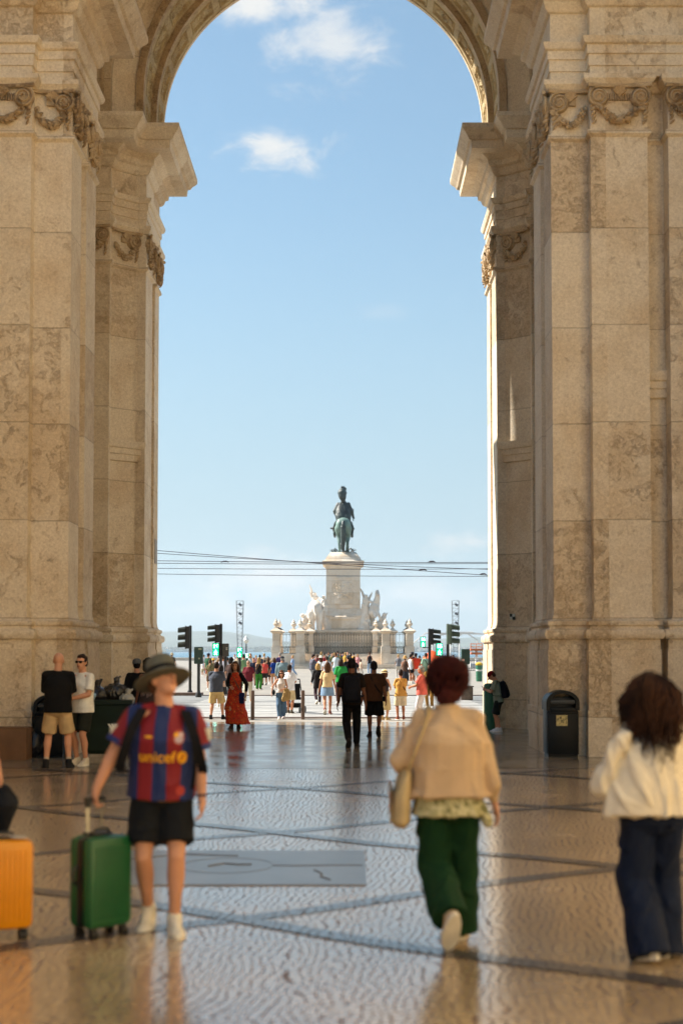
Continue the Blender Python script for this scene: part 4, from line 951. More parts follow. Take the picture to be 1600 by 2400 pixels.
g_ = gnd(1122, 1597); t = thing('green_litter_bin', 'slim green litter bin with a yellow lid beyond the right pier', 'litter bin', (g_.x, g_.y, 0)); bm = bmesh.new(); lathe(bm, [(.17, 0), (.18, .04), (.19, .72), (.19, .95)], seg=20); obj('body', bm, M('bin_green', (.03, .16, .09), .5), t)
bm = bmesh.new(); lathe(bm, [(.2, .95), (.215, .98), (.2, 1.06), (.1, 1.12), (0, 1.13)], seg=20); obj('lid', bm, M('bin_yellow', (.65, .4, .03), .5), t)
bm = bmesh.new(); lathe(bm, [(.192, .6), (.196, .61), (.196, .68), (.192, .69)], seg=20); obj('band', bm, M('bin_white', (.7, .7, .65), .5), t)
# litter bins in the passage
def litter_bin(px, pyb, w, h, label, rz=0, sticker=True):
    g_ = gnd(px, pyb); t = thing('litter_bin', label, 'litter bin', (g_.x, g_.y+.22, 0), rz, 'black arched litter bins in the passage')
    d = .24; bm = bmesh.new(); r_ = w/2; zb = h*.70
    bx(bm, -r_, r_, -d, d, .05, zb, .03); bx(bm, -r_+.02, r_-.02, -d+.02, d-.02, 0, .05)
    obj('body', bm, BINM, t, 30)
    bm = bmesh.new(); n = 14
    def hood(rr_, hh, z): return [(-rr_, z)] + [(-rr_*math.cos(PI*i/n), zb+.13 + (hh)*math.sin(PI*i/n)) for i in range(n+1)] + [(rr_, z)]
    o_, i_ = hood(r_+.012, h-zb-.13, zb), hood(r_-.05, h-zb-.185, zb)
    for ya, yb_ in ((-d-.01, -d+.05), (d-.05, d+.01)):
        V = [[bm.verts.new((x, y, z)) for x, z in q_] for q_, y in ((o_, ya), (i_, ya), (i_, yb_), (o_, yb_))]
        for i in range(len(o_)-1):
            for k in range(4): bm.faces.new((V[k][i], V[k][i+1], V[(k+1) % 4][i+1], V[(k+1) % 4][i]))
    V = [[bm.verts.new((x, y, z)) for x, z in q_] for q_, y in ((o_, -d-.008), (i_, -d-.008), (i_, d+.008), (o_, d+.008))]
    for i in range(len(o_)-1):
        for k in (1, 3): bm.faces.new((V[k][i], V[k][i+1], V[(k+1) % 4][i+1], V[(k+1) % 4][i]))
    bmesh.ops.recalc_face_normals(bm, faces=bm.faces); obj('hood', bm, BINM, t, 35)
    bm = bmesh.new(); bx(bm, -r_+.06, r_-.06, -d-.004, -d+.03, h*.79, h*.86, .02); bx(bm, -r_+.05, r_-.05, -.02, d-.06, zb-.02, h*.90, .02); obj('throat_panel', bm, M('bin_throat', (.03, .035, .04), .5), t, 30)
    bm = bmesh.new(); bx(bm, -r_+.055, r_-.055, -d-.012, -d+.02, zb-.02, zb+.045, .008); obj('ledge', bm, BINM, t, 30)
    bm = bmesh.new(); bx(bm, -r_+.01, r_-.01, -d-.006, -d+.001, h*.04, h*.66, .02); dr = obj('door', bm, BINM, t, 30)
    if sticker:
        bm = bmesh.new(); bx(bm, -.02-.095, -.02+.095, -d-.012, -d-.007, h*.47, h*.63, .002); st = obj('sticker', bm, M('yellow_sticker', (.55, .46, .2), .5, .3, 20), dr, False)
        bm = bmesh.new(); rr = random.Random(2)
        for i in range(26):
            x, z = rr.uniform(-.10, .06), rr.uniform(h*.49, h*.61); a = rr.uniform(0, 6)
            tube(bm, [(x, -d-.013, z), (x+.02*math.cos(a), -d-.013, z+.03*math.sin(a))], .004, 4)
        obj('scribble', bm, BLK, st)
    return t
BINM = M('black_bin_plastic', (.006, .008, .010), .45, .3, 4, .05, spec=.2)
litter_bin(1318, 1775, .54, 1.13, 'black arched litter bin with a yellow sticker against the right pier', .02)
litter_bin(113, 1776, .50, 1.06, 'black arched litter bin behind the bald man in a black tee', .05, False)
# green refuse container overflowing with bags
g_ = gnd(241, 1782); t = thing('refuse_container', 'dark green wheeled container piled with rubbish bags behind the white polo man', 'container', (g_.x, g_.y+.3, 0), .1)
bm = bmesh.new(); V = sweep([(-.37, -.3), (.37, -.3), (.37, .3), (-.37, .3)], [(-.05, .1), (0, .16), (.05, .9), (.08, .92), (.08, .98), (.03, .99)], bm=bm); obj('body', bm, M('container_green', (.006, .016, .011), .5, .3, 4, spec=.2), t, 30)
for s in (-1, 1):
    bm = bmesh.new(); lathe(bm, [(.03, -.03), (.1, -.03), (.1, .03), (.03, .03)], seg=16, mtx=Matrix.Translation((s*.3, -.2, .1)) @ Matrix.Rotation(PI/2, 4, 'Y')); obj('wheel', bm, BLK, t)
bm = bmesh.new()
for i in range(5): bx(bm, .08+i*.055, .11+i*.055, -.345, -.338, .5, .6, 0, Matrix.Translation((0, 0, 0)) @ Matrix.Shear('XZ', 4, (-.35, 0)) if False else None)
for v in bm.verts: v.co.x -= (v.co.z-.55)*.6
obj('reflective_stripes', bm, M('reflective_white', (.7, .68, .6), .5), t, False)
for i, (x, y, z, r_, c, lab) in enumerate(((-.15, 0, 1.06, .2, (.015, .015, .018), 'black rubbish bag slumped on the green container, left one'), (.15, .02, 1.1, .21, (.02, .018, .016), 'black rubbish bag heaped highest on the green container'), (-.28, -.18, 1.05, .13, (.25, .42, .6), 'pale blue plastic bag stuffed in the green container'), (.36, -.1, 1.0, .12, (.3, .3, .27), 'grey plastic bag hanging off the right rim of the green container'))):
    v = Vol(); v.ell((0, 0, 0), (r_, r_*.9, r_*.75)); v.cone((0, 0, r_*.5), (.02, 0, r_*1.05), .04, .05); v.cone((.02, 0, r_), (.08, 0, r_*1.3), .03, .02); o = obj('rubbish_bag', v.build(.015, 1, disp=.03, dscale=9, seed=i), M('bag_plastic_%d' % i, c, .3)); o.location = (g_.x+x, g_.y+.3+y, z); tag(o, lab, 'rubbish bag', 'rubbish bags on the container')
g_ = gnd(32, 1783); bm = bmesh.new(); bx(bm, -.36, .20, -.2, .25, .0, .53, .01); bx(bm, -.36, .2, -.205, .03, .531, .536); bx(bm, -.36, .2, .035, .255, .531, .536); o = obj('cardboard_box', bm, M('cardboard', (.21, .11, .055), .9, .2, 4, .1), None, 30); o.location = (g_.x, g_.y+.22, 0); tag(o, 'brown cardboard box at the foot of the left pier', 'box')
g_ = gnd(75, 1778); v = Vol(); v.ell((0, 0, .22), (.16, .16, .22)); v.cone((0, 0, .4), (.05, 0, .52), .05, .04); o = obj('rubbish_bag', v.build(.015, 1, disp=.03, dscale=8, seed=9), M('bag_plastic_0', (.015, .015, .018), .3)); o.location = (g_.x, g_.y+.2, 0); tag(o, 'dark rubbish bag on the floor between the cardboard box and the left litter bin', 'rubbish bag')
# memorial slab in the mosaic
bm = bmesh.new(); bx(bm, -1.39, .80, 10.98, 12.85, .004, .013); t = thing('floor_plaque', 'large grey stone plaque set in the mosaic floor behind the hat wearer', 'plaque', (0, 0, 0)); obj('slab', bm, M('grey_floor_slab', (.19, .19, .20), .30, .3, 1.2, .08, spec=.8), t, False)
bm = bmesh.new()
tube(bm, [(-.35+.38*math.cos(a), 11.95+.42*math.sin(a), .0135) for a in [2*PI*i/40 for i in range(40)]], .002, 4, closed=True)
tube(bm, [(.03, 11.95, .0135), (.2, 11.93, .0135), (.6, 11.96, .0135), (.78, 11.95, .0135)], .005, 4); tube(bm, [(.38, 11.7, .0135), (.45, 11.5, .0135), (.44, 11.35, .0135), (.52, 11.2, .0135)], .007, 4)
tube(bm, [(-.5, 11.9, .0135), (-.38, 12.05, .0135), (-.25, 11.98, .0135), (-.15, 12.0, .0135)], .008, 4); tube(bm, [(-1.2, 12.3, .0135), (-.8, 12.6, .0135), (-.3, 12.5, .0135)], .006, 4)
obj('engraved_lines', bm, M('engraving', (.12, .11, .10), .5), t, False)
# ============================================================ PEOPLE
SK = {'fair': srgb(205, 150, 120), 'tan': srgb(178, 118, 84), 'brown': srgb(128, 80, 55), 'dark': srgb(90, 55, 40)}
HC = {'black': srgb(26, 20, 18), 'dark': srgb(44, 30, 22), 'brown': srgb(84, 54, 34), 'red': srgb(62, 19, 17), 'blond': srgb(176, 140, 86), 'grey': srgb(150, 145, 140)}
def skin_m(k): return M('skin_'+k, SK[k], .55, .12, 5, .08, spec=.35)
def hair_m(k): return M('hair_'+k, HC[k], .7, .45, 14, .4, bscale=40, spec=.2)
def ik(a, b, l1, l2, pole):
    a = Vector(a); b = Vector(b); d = b-a; L = d.length; L2 = min(L, (l1+l2)*.998); d.normalize()
    if L > L2: b = a+d*L2
    x = (l1*l1-l2*l2+L2*L2)/(2*L2); h = math.sqrt(max(0, l1*l1-x*x)); p = Vector(pole); p = p-d*p.dot(d)
    if p.length < 1e-5: p = Vector((0, 1, 0))
    p.normalize(); return a+d*x+p*h, b
HANDS = {   # wrist targets in front-facing local coordinates for the RIGHT hand (x mirrored for the left), elbow pole, curl
    'side': ((.27, .03, .86), (.25, -1, 0), .45), 'relax': ((.30, .08, .88), (.4, -1, 0), .5), 'fwd': ((.24, .26, .93), (.2, -1, -.3), .5), 'back': ((.27, -.22, .88), (.3, -1, .2), .5),
    'front': ((.07, .34, 1.08), (.6, -.6, -.5), 1.0), 'phone': ((.08, .36, 1.18), (.6, -.4, -.7), 1.1), 'pocket': ((.21, .08, .90), (.8, -.8, 0), .9),
    'hip': ((.22, .04, 1.0), (1, -.6, 0), .9), 'belly': ((.02, .24, 1.06), (.7, -.4, -.6), .8), 'up': ((.22, .30, 1.62), (.6, 0, -.8), 1.0), 'strap': ((.13, .18, 1.24), (.7, -.2, -.8), 1.2)}
class Body: pass
def person(label, px, yf, yt, face=0., lvl=2, skin='fair', sex='m', hair=('short', 'dark'), top=None, bottom=None, shoes=(230, 228, 220), socks=None,
           feet=None, hands=('side', 'side'), lean=0., side=0., twist=0., head=(0., 0., 0.), hat=None, hatc=None, glasses=False, build=1., Hx=None, loc=None, z0=0., group=None, hipdrop=0., tophat=0., scale=None, seed=0):
    """px, yf, yt: feet and head-top in the photograph, read back to a place and a stature on the ground"""
    g_ = gnd(px, yf, z0) if loc is None else Vector(loc)
    Hm = (at(px, yt, g_.y).z - z0) if Hx is None else Hx
    S = (Hm-tophat)/1.75
    t = thing('person', label, 'person', (g_.x, g_.y, z0), R(face), group); t.scale = (S, S, S)
    vox = (.0075, .011, .019, .034)[lvl]; sm = (4, 3, 2, 1)[lvl]; rr = random.Random(hash(label) % 9999 if False else len(label)*7+int(px))
    fem = sex == 'f'; shw = (.142 if fem else .163)*build; hpw = (.178 if fem else .165)*build
    B = Body(); pel = Vector((0, 0, .93-hipdrop))
    rot = Euler((-lean, side, twist)).to_matrix(); rgt = rot @ Vector((1, 0, 0)); fwd = rot @ Vector((0, 1, 0)); up = rot @ Vector((0, 0, 1))
    def T(x, y, h): return pel + rgt*x + fwd*y + up*h
    feet = feet or [(.10, .0, 0, 0), (-.10, .03, 0, 0)]
    sk = Vol(); legs = []; arms = []
    for i, s in enumerate((1, -1)):
        f = feet[i]; hp_ = pel + Vector((s*.092, 0, -.03)); pitch = f[3]
        ank = Vector((f[0], f[1], f[2]+.085+ (.13*math.sin(pitch) if pitch > 0 else 0)))
        kn, ank = ik(hp_, ank, .43, .41, (s*.12, 1, 0)); yaw = f[4] if len(f) > 4 else -s*.18
        legs.append((hp_, kn, ank, pitch, yaw, s))
        b = build**.5
        sk.chain([hp_, kn], [.082*b, .054*b]); calf = kn.lerp(ank, .32) + Vector((0, -.018, 0))
        sk.chain([kn, calf, kn.lerp(ank, .62), ank], [.053*b, .056*b, .042*b, .034*b]); 
        sk.cone(ank, ank+Vector((0, .03, -.04)), .034, .03)
    sk.loft([(T(0, 0, -.08), rgt*.13*build, fwd*.09*build), (T(0, 0, .05), rgt*.15*build, fwd*.105*build), (T(0, 0, .18), rgt*.135*build, fwd*.095*build), (T(0, 0, .36), rgt*.155*build, fwd*.105*build), (T(0, 0, .46), rgt*.11*build, fwd*.075*build), (T(0, 0, .54), rgt*.05, fwd*.052)])
    nb = T(0, -.005, .53); hr = rot @ Euler((head[1], head[2], head[0])).to_matrix(); hR, hF, hU = hr @ Vector((1, 0, 0)), hr @ Vector((0, 1, 0)), hr @ Vector((0, 0, 1))
    nt_ = nb + up*.055 + fwd*.012; hc = nt_ + hU*.100 + hF*.022
    def Hd(x, y, z): return hc + hR*x + hF*y + hU*z
    hm = Matrix((hR, hF, hU)).transposed()
    sk.chain([nb-up*.03, nt_ + hU*.04], [.064 if not fem else .052, .056 if not fem else .047])
    sk.ell(Hd(0, -.012, .025), (.080, .102, .100), mtx=hm); sk.ell(Hd(0, .022, -.045), (.060, .070, .072), mtx=hm); sk.ell(Hd(0, .055, -.085), (.033, .03, .03), mtx=hm)
    if lvl <= 2:
        sk.cone(Hd(0, .086, .015), Hd(0, .112, -.024), .010, .015); sk.ell(Hd(0, .080, .03), (.055, .02, .012), mtx=hm); sk.ell(Hd(0, .088, -.055), (.024, .012, .010), mtx=hm)
    for s in (1, -1): sk.ell(Hd(s*.078, -.005, -.005), (.010, .02, .032), mtx=hm)
    sh_extra = bmesh.new() if lvl >= 1 else None
    for i, s in enumerate((1, -1)):
        hd = hands[i]; cz_ = None
        if isinstance(hd, str): tgt, pole_, curl = HANDS[hd]; tgt = Vector((tgt[0]*s, tgt[1], tgt[2])); pole_ = (pole_[0]*s, pole_[1], pole_[2])
        else: tgt = Vector(hd[0]); pole_ = hd[1]; curl = hd[2]; cz_ = Vector(hd[3]) if len(hd) > 3 else None
        if isinstance(hd, str) and hipdrop: tgt.z -= hipdrop
        sh = T(s*shw, 0, .462); el_, wr = ik(sh, tgt, .285, .25, pole_); arms.append((sh, el_, wr, s))
        k = build**.5*(.88 if fem else 1.12)
        sk.chain([T(s*shw*.5, 0, .46), sh, sh.lerp(el_, .4), el_], [.05*k, .052*k, .045*k, .036*k]); sk.chain([el_, el_.lerp(wr, .3), wr], [.036*k, .037*k, .025*k])
        d = (cz_ or (wr-el_)).normalized(); inn = Vector((-s, 0, 0)); 
        pn = inn - d*inn.dot(d)
        if isinstance(hd, str) and hd in ('front', 'phone', 'belly', 'strap', 'up'): pn = Vector((-s*.4, -.9, 0)) - d*Vector((-s*.4, -.9, 0)).dot(d)
        pn.normalize(); sdv = d.cross(pn).normalized()
        if sdv.dot(Vector((0, 1, 0))) < 0 and abs(d.z) > .5: sdv = -sdv
        if lvl <= 2 or True:
            pm = Matrix((sdv, pn, d)).transposed(); sk.ell(wr+d*.05, (.040*k, .017, .052), mtx=pm); sk.cone(wr, wr+d*.04, .024*k, .022*k)
            tgtbm = sk if lvl == 0 else None
            for q, (off, ln) in enumerate(((.029, .066), (.010, .075), (-.010, .070), (-.028, .055))):
                a = wr + d*.088 + sdv*off; c1 = curl*.6; b_ = a + (d*math.cos(c1)+pn*math.sin(c1)+sdv*off*1.5)*ln*.5; c2 = curl*1.5; c_ = b_ + (d*math.cos(c2)+pn*math.sin(c2))*ln*.5
                if tgtbm: sk.chain([a-d*.02, b_, c_], [.0095, .009, .0075], 8)
                elif lvl < 3: tube(sh_extra, [a-d*.02, b_, c_], [.010, .009, .007], 6)
            a = wr + d*.03 + sdv*.030; b_ = a + (d*.75+sdv*.65+pn*.25*curl).normalized()*.036; c_ = b_ + (d*.95+pn*.4*curl).normalized()*.030
            if tgtbm: sk.chain([a, b_, c_], [.0125, .011, .009], 8)
            elif lvl < 3: tube(sh_extra, [a, b_, c_], [.012, .011, .008], 6)
    for v in (sh_extra.verts if sh_extra else ()): pass
    body = obj('body', sk.build(vox, sm, extra=sh_extra), skin_m(skin), t, 60)
    B.t, B.body, B.T, B.Hd, B.arms, B.legs, B.rot, B.hm, B.S, B.pel, B.up, B.fwd, B.rgt, B.hr, B.vox, B.shw = t, body, T, Hd, arms, legs, rot, hm, S, pel, up, fwd, rgt, hr, vox, shw
    # face
    if lvl <= 2 and not glasses:
        for s in (1, -1):
            b = bmesh.new(); bmesh.ops.create_uvsphere(b, u_segments=8, v_segments=6, radius=.0125, matrix=Matrix.Translation(Hd(s*.030, .078, .012))); obj('eye', b, M('eye_dark', (.03, .02, .015), .2), body)
            if lvl <= 1:
                b = bmesh.new(); tube(b, [Hd(s*.014, .094, .030), Hd(s*.032, .093, .036), Hd(s*.048, .080, .030)], [.004, .005, .003], 6); obj('eyebrow', b, hair_m(hair[1] if hair[1] in HC else 'dark'), body)
    if lvl <= 2:
        b = bmesh.new(); tube(b, [Hd(-.022, .096, -.055), Hd(0, .102, -.056), Hd(.022, .096, -.055)], [.003, .006, .003], 6); obj('lips', b, M('lips', srgb(150, 80, 70), .5), body)
    if glasses:
        b = bmesh.new()
        for s in (1, -1):
            bx(b, -.026, .026, -.004, .004, -.018, .018, .006, Matrix.Translation(Hd(s*.032, .098, .012)) @ hm.to_4x4()); tube(b, [Hd(s*.056, .092, .02), Hd(s*.078, .05, .018), Hd(s*.08, -.01, .008)], .004, 5)
        tube(b, [Hd(-.01, .102, .016), Hd(.01, .102, .016)], .004, 5); obj('sunglasses', b, M('sunglass_black', (.008, .008, .01), .12), t)
    # hair
    st, hcx = hair; HM = hair_m(hcx) if hcx in HC else None; hv = vox*1.15
    if st != 'bald':
        h = Vol(); d_ = .006
        h.ell(Hd(0, -.026, .040), (.083, .098, .098), mtx=hm); h.ell(Hd(0, -.045, .0), (.080, .078, .085), mtx=hm)
        if st == 'short':
            h.ell(Hd(0, .018, .092), (.062, .062, .040), mtx=hm)
            for s in (1, -1): h.cone(Hd(s*.074, .02, .04), Hd(s*.077, .012, .005), .014, .008)
        if st == 'bun': h.ell(Hd(0, -.085, .12), (.045, .045, .045), mtx=hm); h.ell(Hd(0, .02, .095), (.06, .06, .035), mtx=hm)
        if st in ('long', 'bob', 'curlylong'):
            L_ = {'long': .40, 'bob': .17, 'curlylong': .36}[st]; w_ = .088
            h.ell(Hd(0, .01, .085), (.072, .075, .045), mtx=hm)
            c0 = Hd(0, -.045, .0); dn = Vector((0, 0, -1)) - fwd*.06
            h.loft([(c0+hU*.03, hR*.088, hF*.06), (c0+dn*.10, rgt*.10, fwd*.05), (c0+dn*.2-fwd*.02, rgt*w_*1.05, fwd*.045), (c0+dn*(L_)-fwd*.025, rgt*.05, fwd*.025)] if L_ > .2 else [(c0+hU*.03, hR*.088, hF*.07), (c0+dn*.10, rgt*.10, fwd*.065), (c0+dn*L_, rgt*.085, fwd*.05)])
            for s in (1, -1): h.chain([Hd(s*.078, .03, .05), Hd(s*.092, .02, -.03), Hd(s*.092, -.0, -.12)], [.022, .026, .02])
        if st == 'pony': h.ell(Hd(0, .018, .09), (.062, .062, .040), mtx=hm); h.chain([Hd(0, -.12, .06), Hd(0, -.16, -.02), Hd(0, -.13, -.16)], [.03, .034, .015])
        if st == 'afro': h.ell(Hd(0, -.03, .055), (.112, .118, .095), mtx=hm); h.ell(Hd(0, -.06, -.03), (.100, .085, .085), mtx=hm); h.ell(Hd(-.03, -.07, -.09), (.065, .05, .05), mtx=hm); h.ell(Hd(.03, -.06, .10), (.07, .07, .06), mtx=hm)
        B.hair = obj('hair', h.build(max(hv, .009), 2, disp=.008 if st != 'afro' else .02, dscale=22), HM, t, 60)
    # top
    tp_ = dict(c=(200, 200, 200), sleeve='short', ease=.022, hem=-.10, mat=None, neck=True); tp_.update(top or {}); e = tp_['ease']; TM = tp_['mat'] or cloth(*tp_['c'])
    v = Vol(); hem = tp_['hem']; bw = build; ch = .013 if fem else 0; r_h = hpw + e
    rings = [(T(0, 0, hem), rgt*(r_h+tp_.get('flare', 0)), fwd*(.118*bw+e+tp_.get('flare', 0)*.7))]
    if hem < 0: rings.append((T(0, 0, .04), rgt*((.155 if not fem else .148)*bw+e), fwd*(.112*bw+e)))
    rings += [(T(0, 0, .15), rgt*((.152 if not fem else .13)*bw+e), fwd*(.108*bw+e)), (T(0, .006+ch, .32), rgt*((.168 if not fem else .148)*bw+e), fwd*(.118*bw+ch+e)), (T(0, 0, .41), rgt*(.150*bw+e*.5 if not fem else .132*bw+e*.5), fwd*(.105*bw+e*.4)),
              (T(0, 0, .480), rgt*(.100*bw), fwd*(.078+e*.2)), (T(0, -.004, .528), rgt*.068, fwd*.064)]
    v.loft(rings)
    slv = tp_['sleeve']
    for sh, el_, wr, s in arms:
        k = bw**.5*(.88 if fem else 1); se = e*.75
        if slv != 'none': v.chain([T(s*.055, -.008, .497), sh+up*.0], [.042*k, .056*k+se*.35])
        else: v.cone(T(s*shw*.35, 0, .45), T(s*shw*.72, 0, .45), .045*k, .045*k)
        if slv == 'short': v.cyl(sh, sh.lerp(el_, .78), .057*k+se*.3, .056*k+se)
        elif slv == 'half': v.cyl(sh, sh.lerp(el_, .97), .057*k+se*.3, .054*k+se)
        elif slv == 'long': v.chain([sh, el_, el_.lerp(wr, .9)], [.060*k+se*.5, .048*k+se*1.1, .034*k+se*.7])
        elif slv == 'puff': v.chain([sh, sh.lerp(el_, .6), el_, el_.lerp(wr, .55), el_.lerp(wr, .92)], [.060*k+se*.1, .066*k, .074*k, .074*k, .034*k])
    B.top = obj('top' if tp_.get('name') is None else tp_['name'], v.build(vox*1.15, sm, disp=tp_.get('folds', .006), dscale=tp_.get('fs', 7), seed=len(label)), TM, t, 60)
    # bottom
    bt = dict(k='trousers', c=(60, 60, 70), mat=None, ease=.012, len=1.); bt.update(bottom or {}); BM_ = bt['mat'] or cloth(*bt['c']); e = bt['ease']; v = Vol(); k_ = bt['k']
    if k_ in ('trousers', 'shorts', 'wide'):
        v.loft([(pel+up*.13, rgt*(.150*bw+.008), fwd*(.106*bw+.006)), (pel+Vector((0, -.004, -.02)), rgt*(hpw+.006), fwd*(.120*bw+.008)), (pel+Vector((0, -.005, -.10)), Vector((hpw+.008+e*.3, 0, 0)), Vector((0, .118*bw+e*.6, 0))), (pel+Vector((0, 0, -.16)), Vector((.13*bw, 0, 0)), Vector((0, .08, 0)))])
        for hp_, kn, ank, pitch, yaw, s in legs:
            b = bw**.5
            if k_ == 'shorts':
                ln = bt['len']; end = hp_.lerp(kn, ln) if ln <= 1 else kn.lerp(ank, (ln-1)); r1 = .082*b+e*1.2
                v.cyl(hp_+Vector((0, 0, -.02)), end, .088*b+e*.5, r1)
            elif k_ == 'trousers': v.chain([hp_, kn, kn.lerp(ank, .95)], [.088*b+e*.4, .064*b+e, .048*b+e])
            else:
                w = bt.get('w', .10); kk = kn.lerp(ank, .5); v.chain([hp_, kn, kk], [.088*b+e*.6, w*.9, w*.96], 16); v.cyl(kk, ank+Vector((0, -.01, -.03 + bt.get('low', 0))), w*.96, w*1.05)
        for i in range(0):
            pass
        mesh = v.build(vox*1.15, sm, disp=bt.get('folds', .006), dscale=6, seed=3)
        for q in mesh.vertices:
            if q.co.z < .012: q.co.z = .012
        B.bottom = obj({'shorts': 'shorts'}.get(k_, 'trousers'), mesh, BM_, t, 60)
    elif k_ in ('skirt', 'dress'):
        zb = .93 - .42*bt['len'] if bt['len'] <= 1 else .50-.42*(bt['len']-1); fl = bt.get('flare', .04)
        v.loft([(pel+up*.11, rgt*(.135*bw+.01), fwd*(.105*bw+.01)), (pel, Vector((hpw+.02, 0, 0)), Vector((0, .13*bw, 0))), (Vector((0, .0, (pel.z+zb)/2)), Vector((hpw+.02+fl*.6, 0, 0)), Vector((0, .14*bw+fl*.5, 0))), (Vector((bt.get('sway', 0), 0, zb)), Vector((hpw+.02+fl, 0, 0)), Vector((0, .15*bw+fl, 0)))], 28, 2.0)
        B.bottom = obj('skirt' if k_ == 'skirt' else 'dress_skirt', v.build(vox*1.2, sm, disp=bt.get('folds', .012), dscale=5), BM_, t, 60)
    # shoes and socks
    for hp_, kn, ank, pitch, yaw, s in legs:
        fm = Matrix.Translation(ank) @ Matrix.Rotation(yaw, 4, 'Z') @ Matrix.Rotation(-pitch, 4, 'X')
        v = Vol(); 
        v.ell((0, .0, -.045), (.042, .055, .045)); v.ell((0, .075, -.055), (.045, .085, .034)); v.ell((0, .135, -.062), (.043, .055, .026)); v.cone((0, -.005, -.02), (0, .0, .018), .042, .043); v.cone((0, .02, -.01), (0, .10, -.035), .036, .032)
        me = v.build(max(.010, vox), 2)
        for q in me.vertices:
            if q.co.z < -.076: q.co.z = -.076
        me.transform(Matrix.Diagonal((1.2, 1.16, 1.1, 1))); me.transform(fm); so_ = obj('shoe', me, cloth(*shoes), t, 60)
        if lvl <= 2:
            b = bmesh.new(); n = 18
            pts = [(.046*math.cos(a)*(1.0 if math.sin(a) > 0 else .88), .065+.125*math.sin(a)) for a in [2*PI*i/n for i in range(n)]]
            sweep(pts, [(0, -.090), (.004, -.086), (.004, -.07), (0, -.062)], bm=b)
            me = bpy.data.meshes.new('sole'); b.to_mesh(me); b.free(); me.transform(Matrix.Diagonal((1.2, 1.16, 1.0, 1))); me.transform(fm); obj('sole', me, cloth(232, 226, 210) if shoes[0] > 60 else cloth(40, 38, 36), so_, 30)
        if socks:
            b = bmesh.new(); dd = (kn-ank).normalized(); tube(b, [ank-dd*.01, ank+dd*.04, ank+dd*.08], [.042, .040, .041], 12); obj('sock', b, cloth(*socks), t)
    # hats
    if hat:
        HT = cloth(*hatc); b = bmesh.new(); m4 = Matrix.Translation(Hd(0, -.012, .045)) @ hm.to_4x4()
        if hat == 'cap':
            lathe(b, [(.094, -.01), (.098, .02), (.088, .065), (.055, .095), (.01, .105), (0, .106)], seg=22, mtx=m4, sy=1.12)
            q = bmesh.new(); 
            V = [[q.verts.new(m4 @ Vector((.075*math.sin(a)*(1-.0*k), .08+ .1*k*math.cos(a*.9), .0-.015*k-.02*k*k-abs(math.sin(a))*.012))) for a in [(-1+2*i/10)*1.35 for i in range(11)]] for k in (0, .5, 1)]
            for k in range(2):
                for i in range(10): q.faces.new((V[k][i], V[k][i+1], V[k+1][i+1], V[k+1][i]))
            bmesh.ops.solidify(q, geom=q.faces[:], thickness=.006)
            ho_ = obj('cap', b, HT, t); obj('peak', q, HT, ho_)
        else:
            br = {'bucket': .078, 'sun': .11, 'straw': .10, 'fedora': .07}[hat]; hh = {'bucket': .125, 'sun': .1, 'straw': .10, 'fedora': .125}[hat]
            lathe(b, [(.098+br, -.040 if hat == 'bucket' else -.012), (.101+br, -.034 if hat == 'bucket' else -.006), (.10+br*.5, -.010), (.102, .012), (.098, .03), (.092, hh*.75), (.075, hh*.97), (.04, hh+.004), (0, hh)], seg=30, mtx=m4, sy=1.13)
            for q in b.verts:
                q.co += Vector((0, 0, .008*noise.noise(q.co*9)))
            ho_ = obj('hat', b, HT, t)
            if hat in ('straw', 'fedora', 'bucket') and lvl < 3:
                b = bmesh.new(); lathe(b, [(.1035, .008), (.1055, .01), (.1035, .038), (.10, .04)], seg=30, mtx=m4, sy=1.13); obj('hat_band', b, cloth(25, 24, 24), ho_)
    return B
def worn(name, label, cat, B, me, mat, group=None):
    """bag or strap carried by a person: its own top-level thing standing where the body carries it"""
    o = obj(name, me, mat, None, 50); o.location = B.t.location; o.rotation_euler = B.t.rotation_euler; o.scale = B.t.scale
    # move the origin to the bag itself
    c = sum((v.co for v in o.data.vertices), Vector())/len(o.data.vertices); o.data.transform(Matrix.Translation(-c))
    o.location = B.t.location + (B.t.rotation_euler.to_matrix() @ (c*B.S)); tag(o, label, cat, group); return o, c
def sub(o, c, name, bm, mat):
    for v in bm.verts: v.co -= c
    return obj(name, bm, mat, o, 50)
def backpack(B, label, c, h=.46, w=.15, straps=True, y=-.115):
    T = B.T; v = Vol(); u = B.rgt; f = B.fwd
    v.loft([(T(0, y-.07, .45-h), u*w*.9, f*.075), (T(0, y-.085, .47-h), u*w, f*.10), (T(0, y-.09, .47-h*.45), u*w, f*.105), (T(0, y-.075, .44), u*w*.85, f*.075), (T(0, y-.06, .475), u*w*.5, f*.04)], 20, 3.2)
    v.loft([(T(0, y-.16, .49-h), u*w*.75, f*.04), (T(0, y-.175, .52-h), u*w*.78, f*.045), (T(0, y-.165, .47-h*.55), u*w*.72, f*.04)], 16, 3.)
    o, c_ = worn('backpack', label, 'backpack', B, v.build(max(.012, B.vox), 2, disp=.004, dscale=9), cloth(*c), 'backpacks worn in the passage')
    if straps:
        for s in (1, -1):
            b = bmesh.new(); X = B.shw*.80*s
            pts = [T(X, y-.03, .42), T(X, -.10, .46), T(X, -.02, .515), T(X, .07, .49), T(X*1.35, .150, .39), T(X*1.62, .155, .26), T(X*1.85, .10, .12), T(X*1.5, -.06, .08), T(X*1.2, y-.04, .06)]
            ribbon(b, pts, .030, .010, B.rgt); sub(o, c_, 'strap', b, cloth(*c))
        b = bmesh.new(); tube(b, [T(-.03, y-.08, .46), T(0, y-.09, .51), T(.03, y-.08, .46)], .008, 6); sub(o, c_, 'grab_handle', b, cloth(*c))
    return o
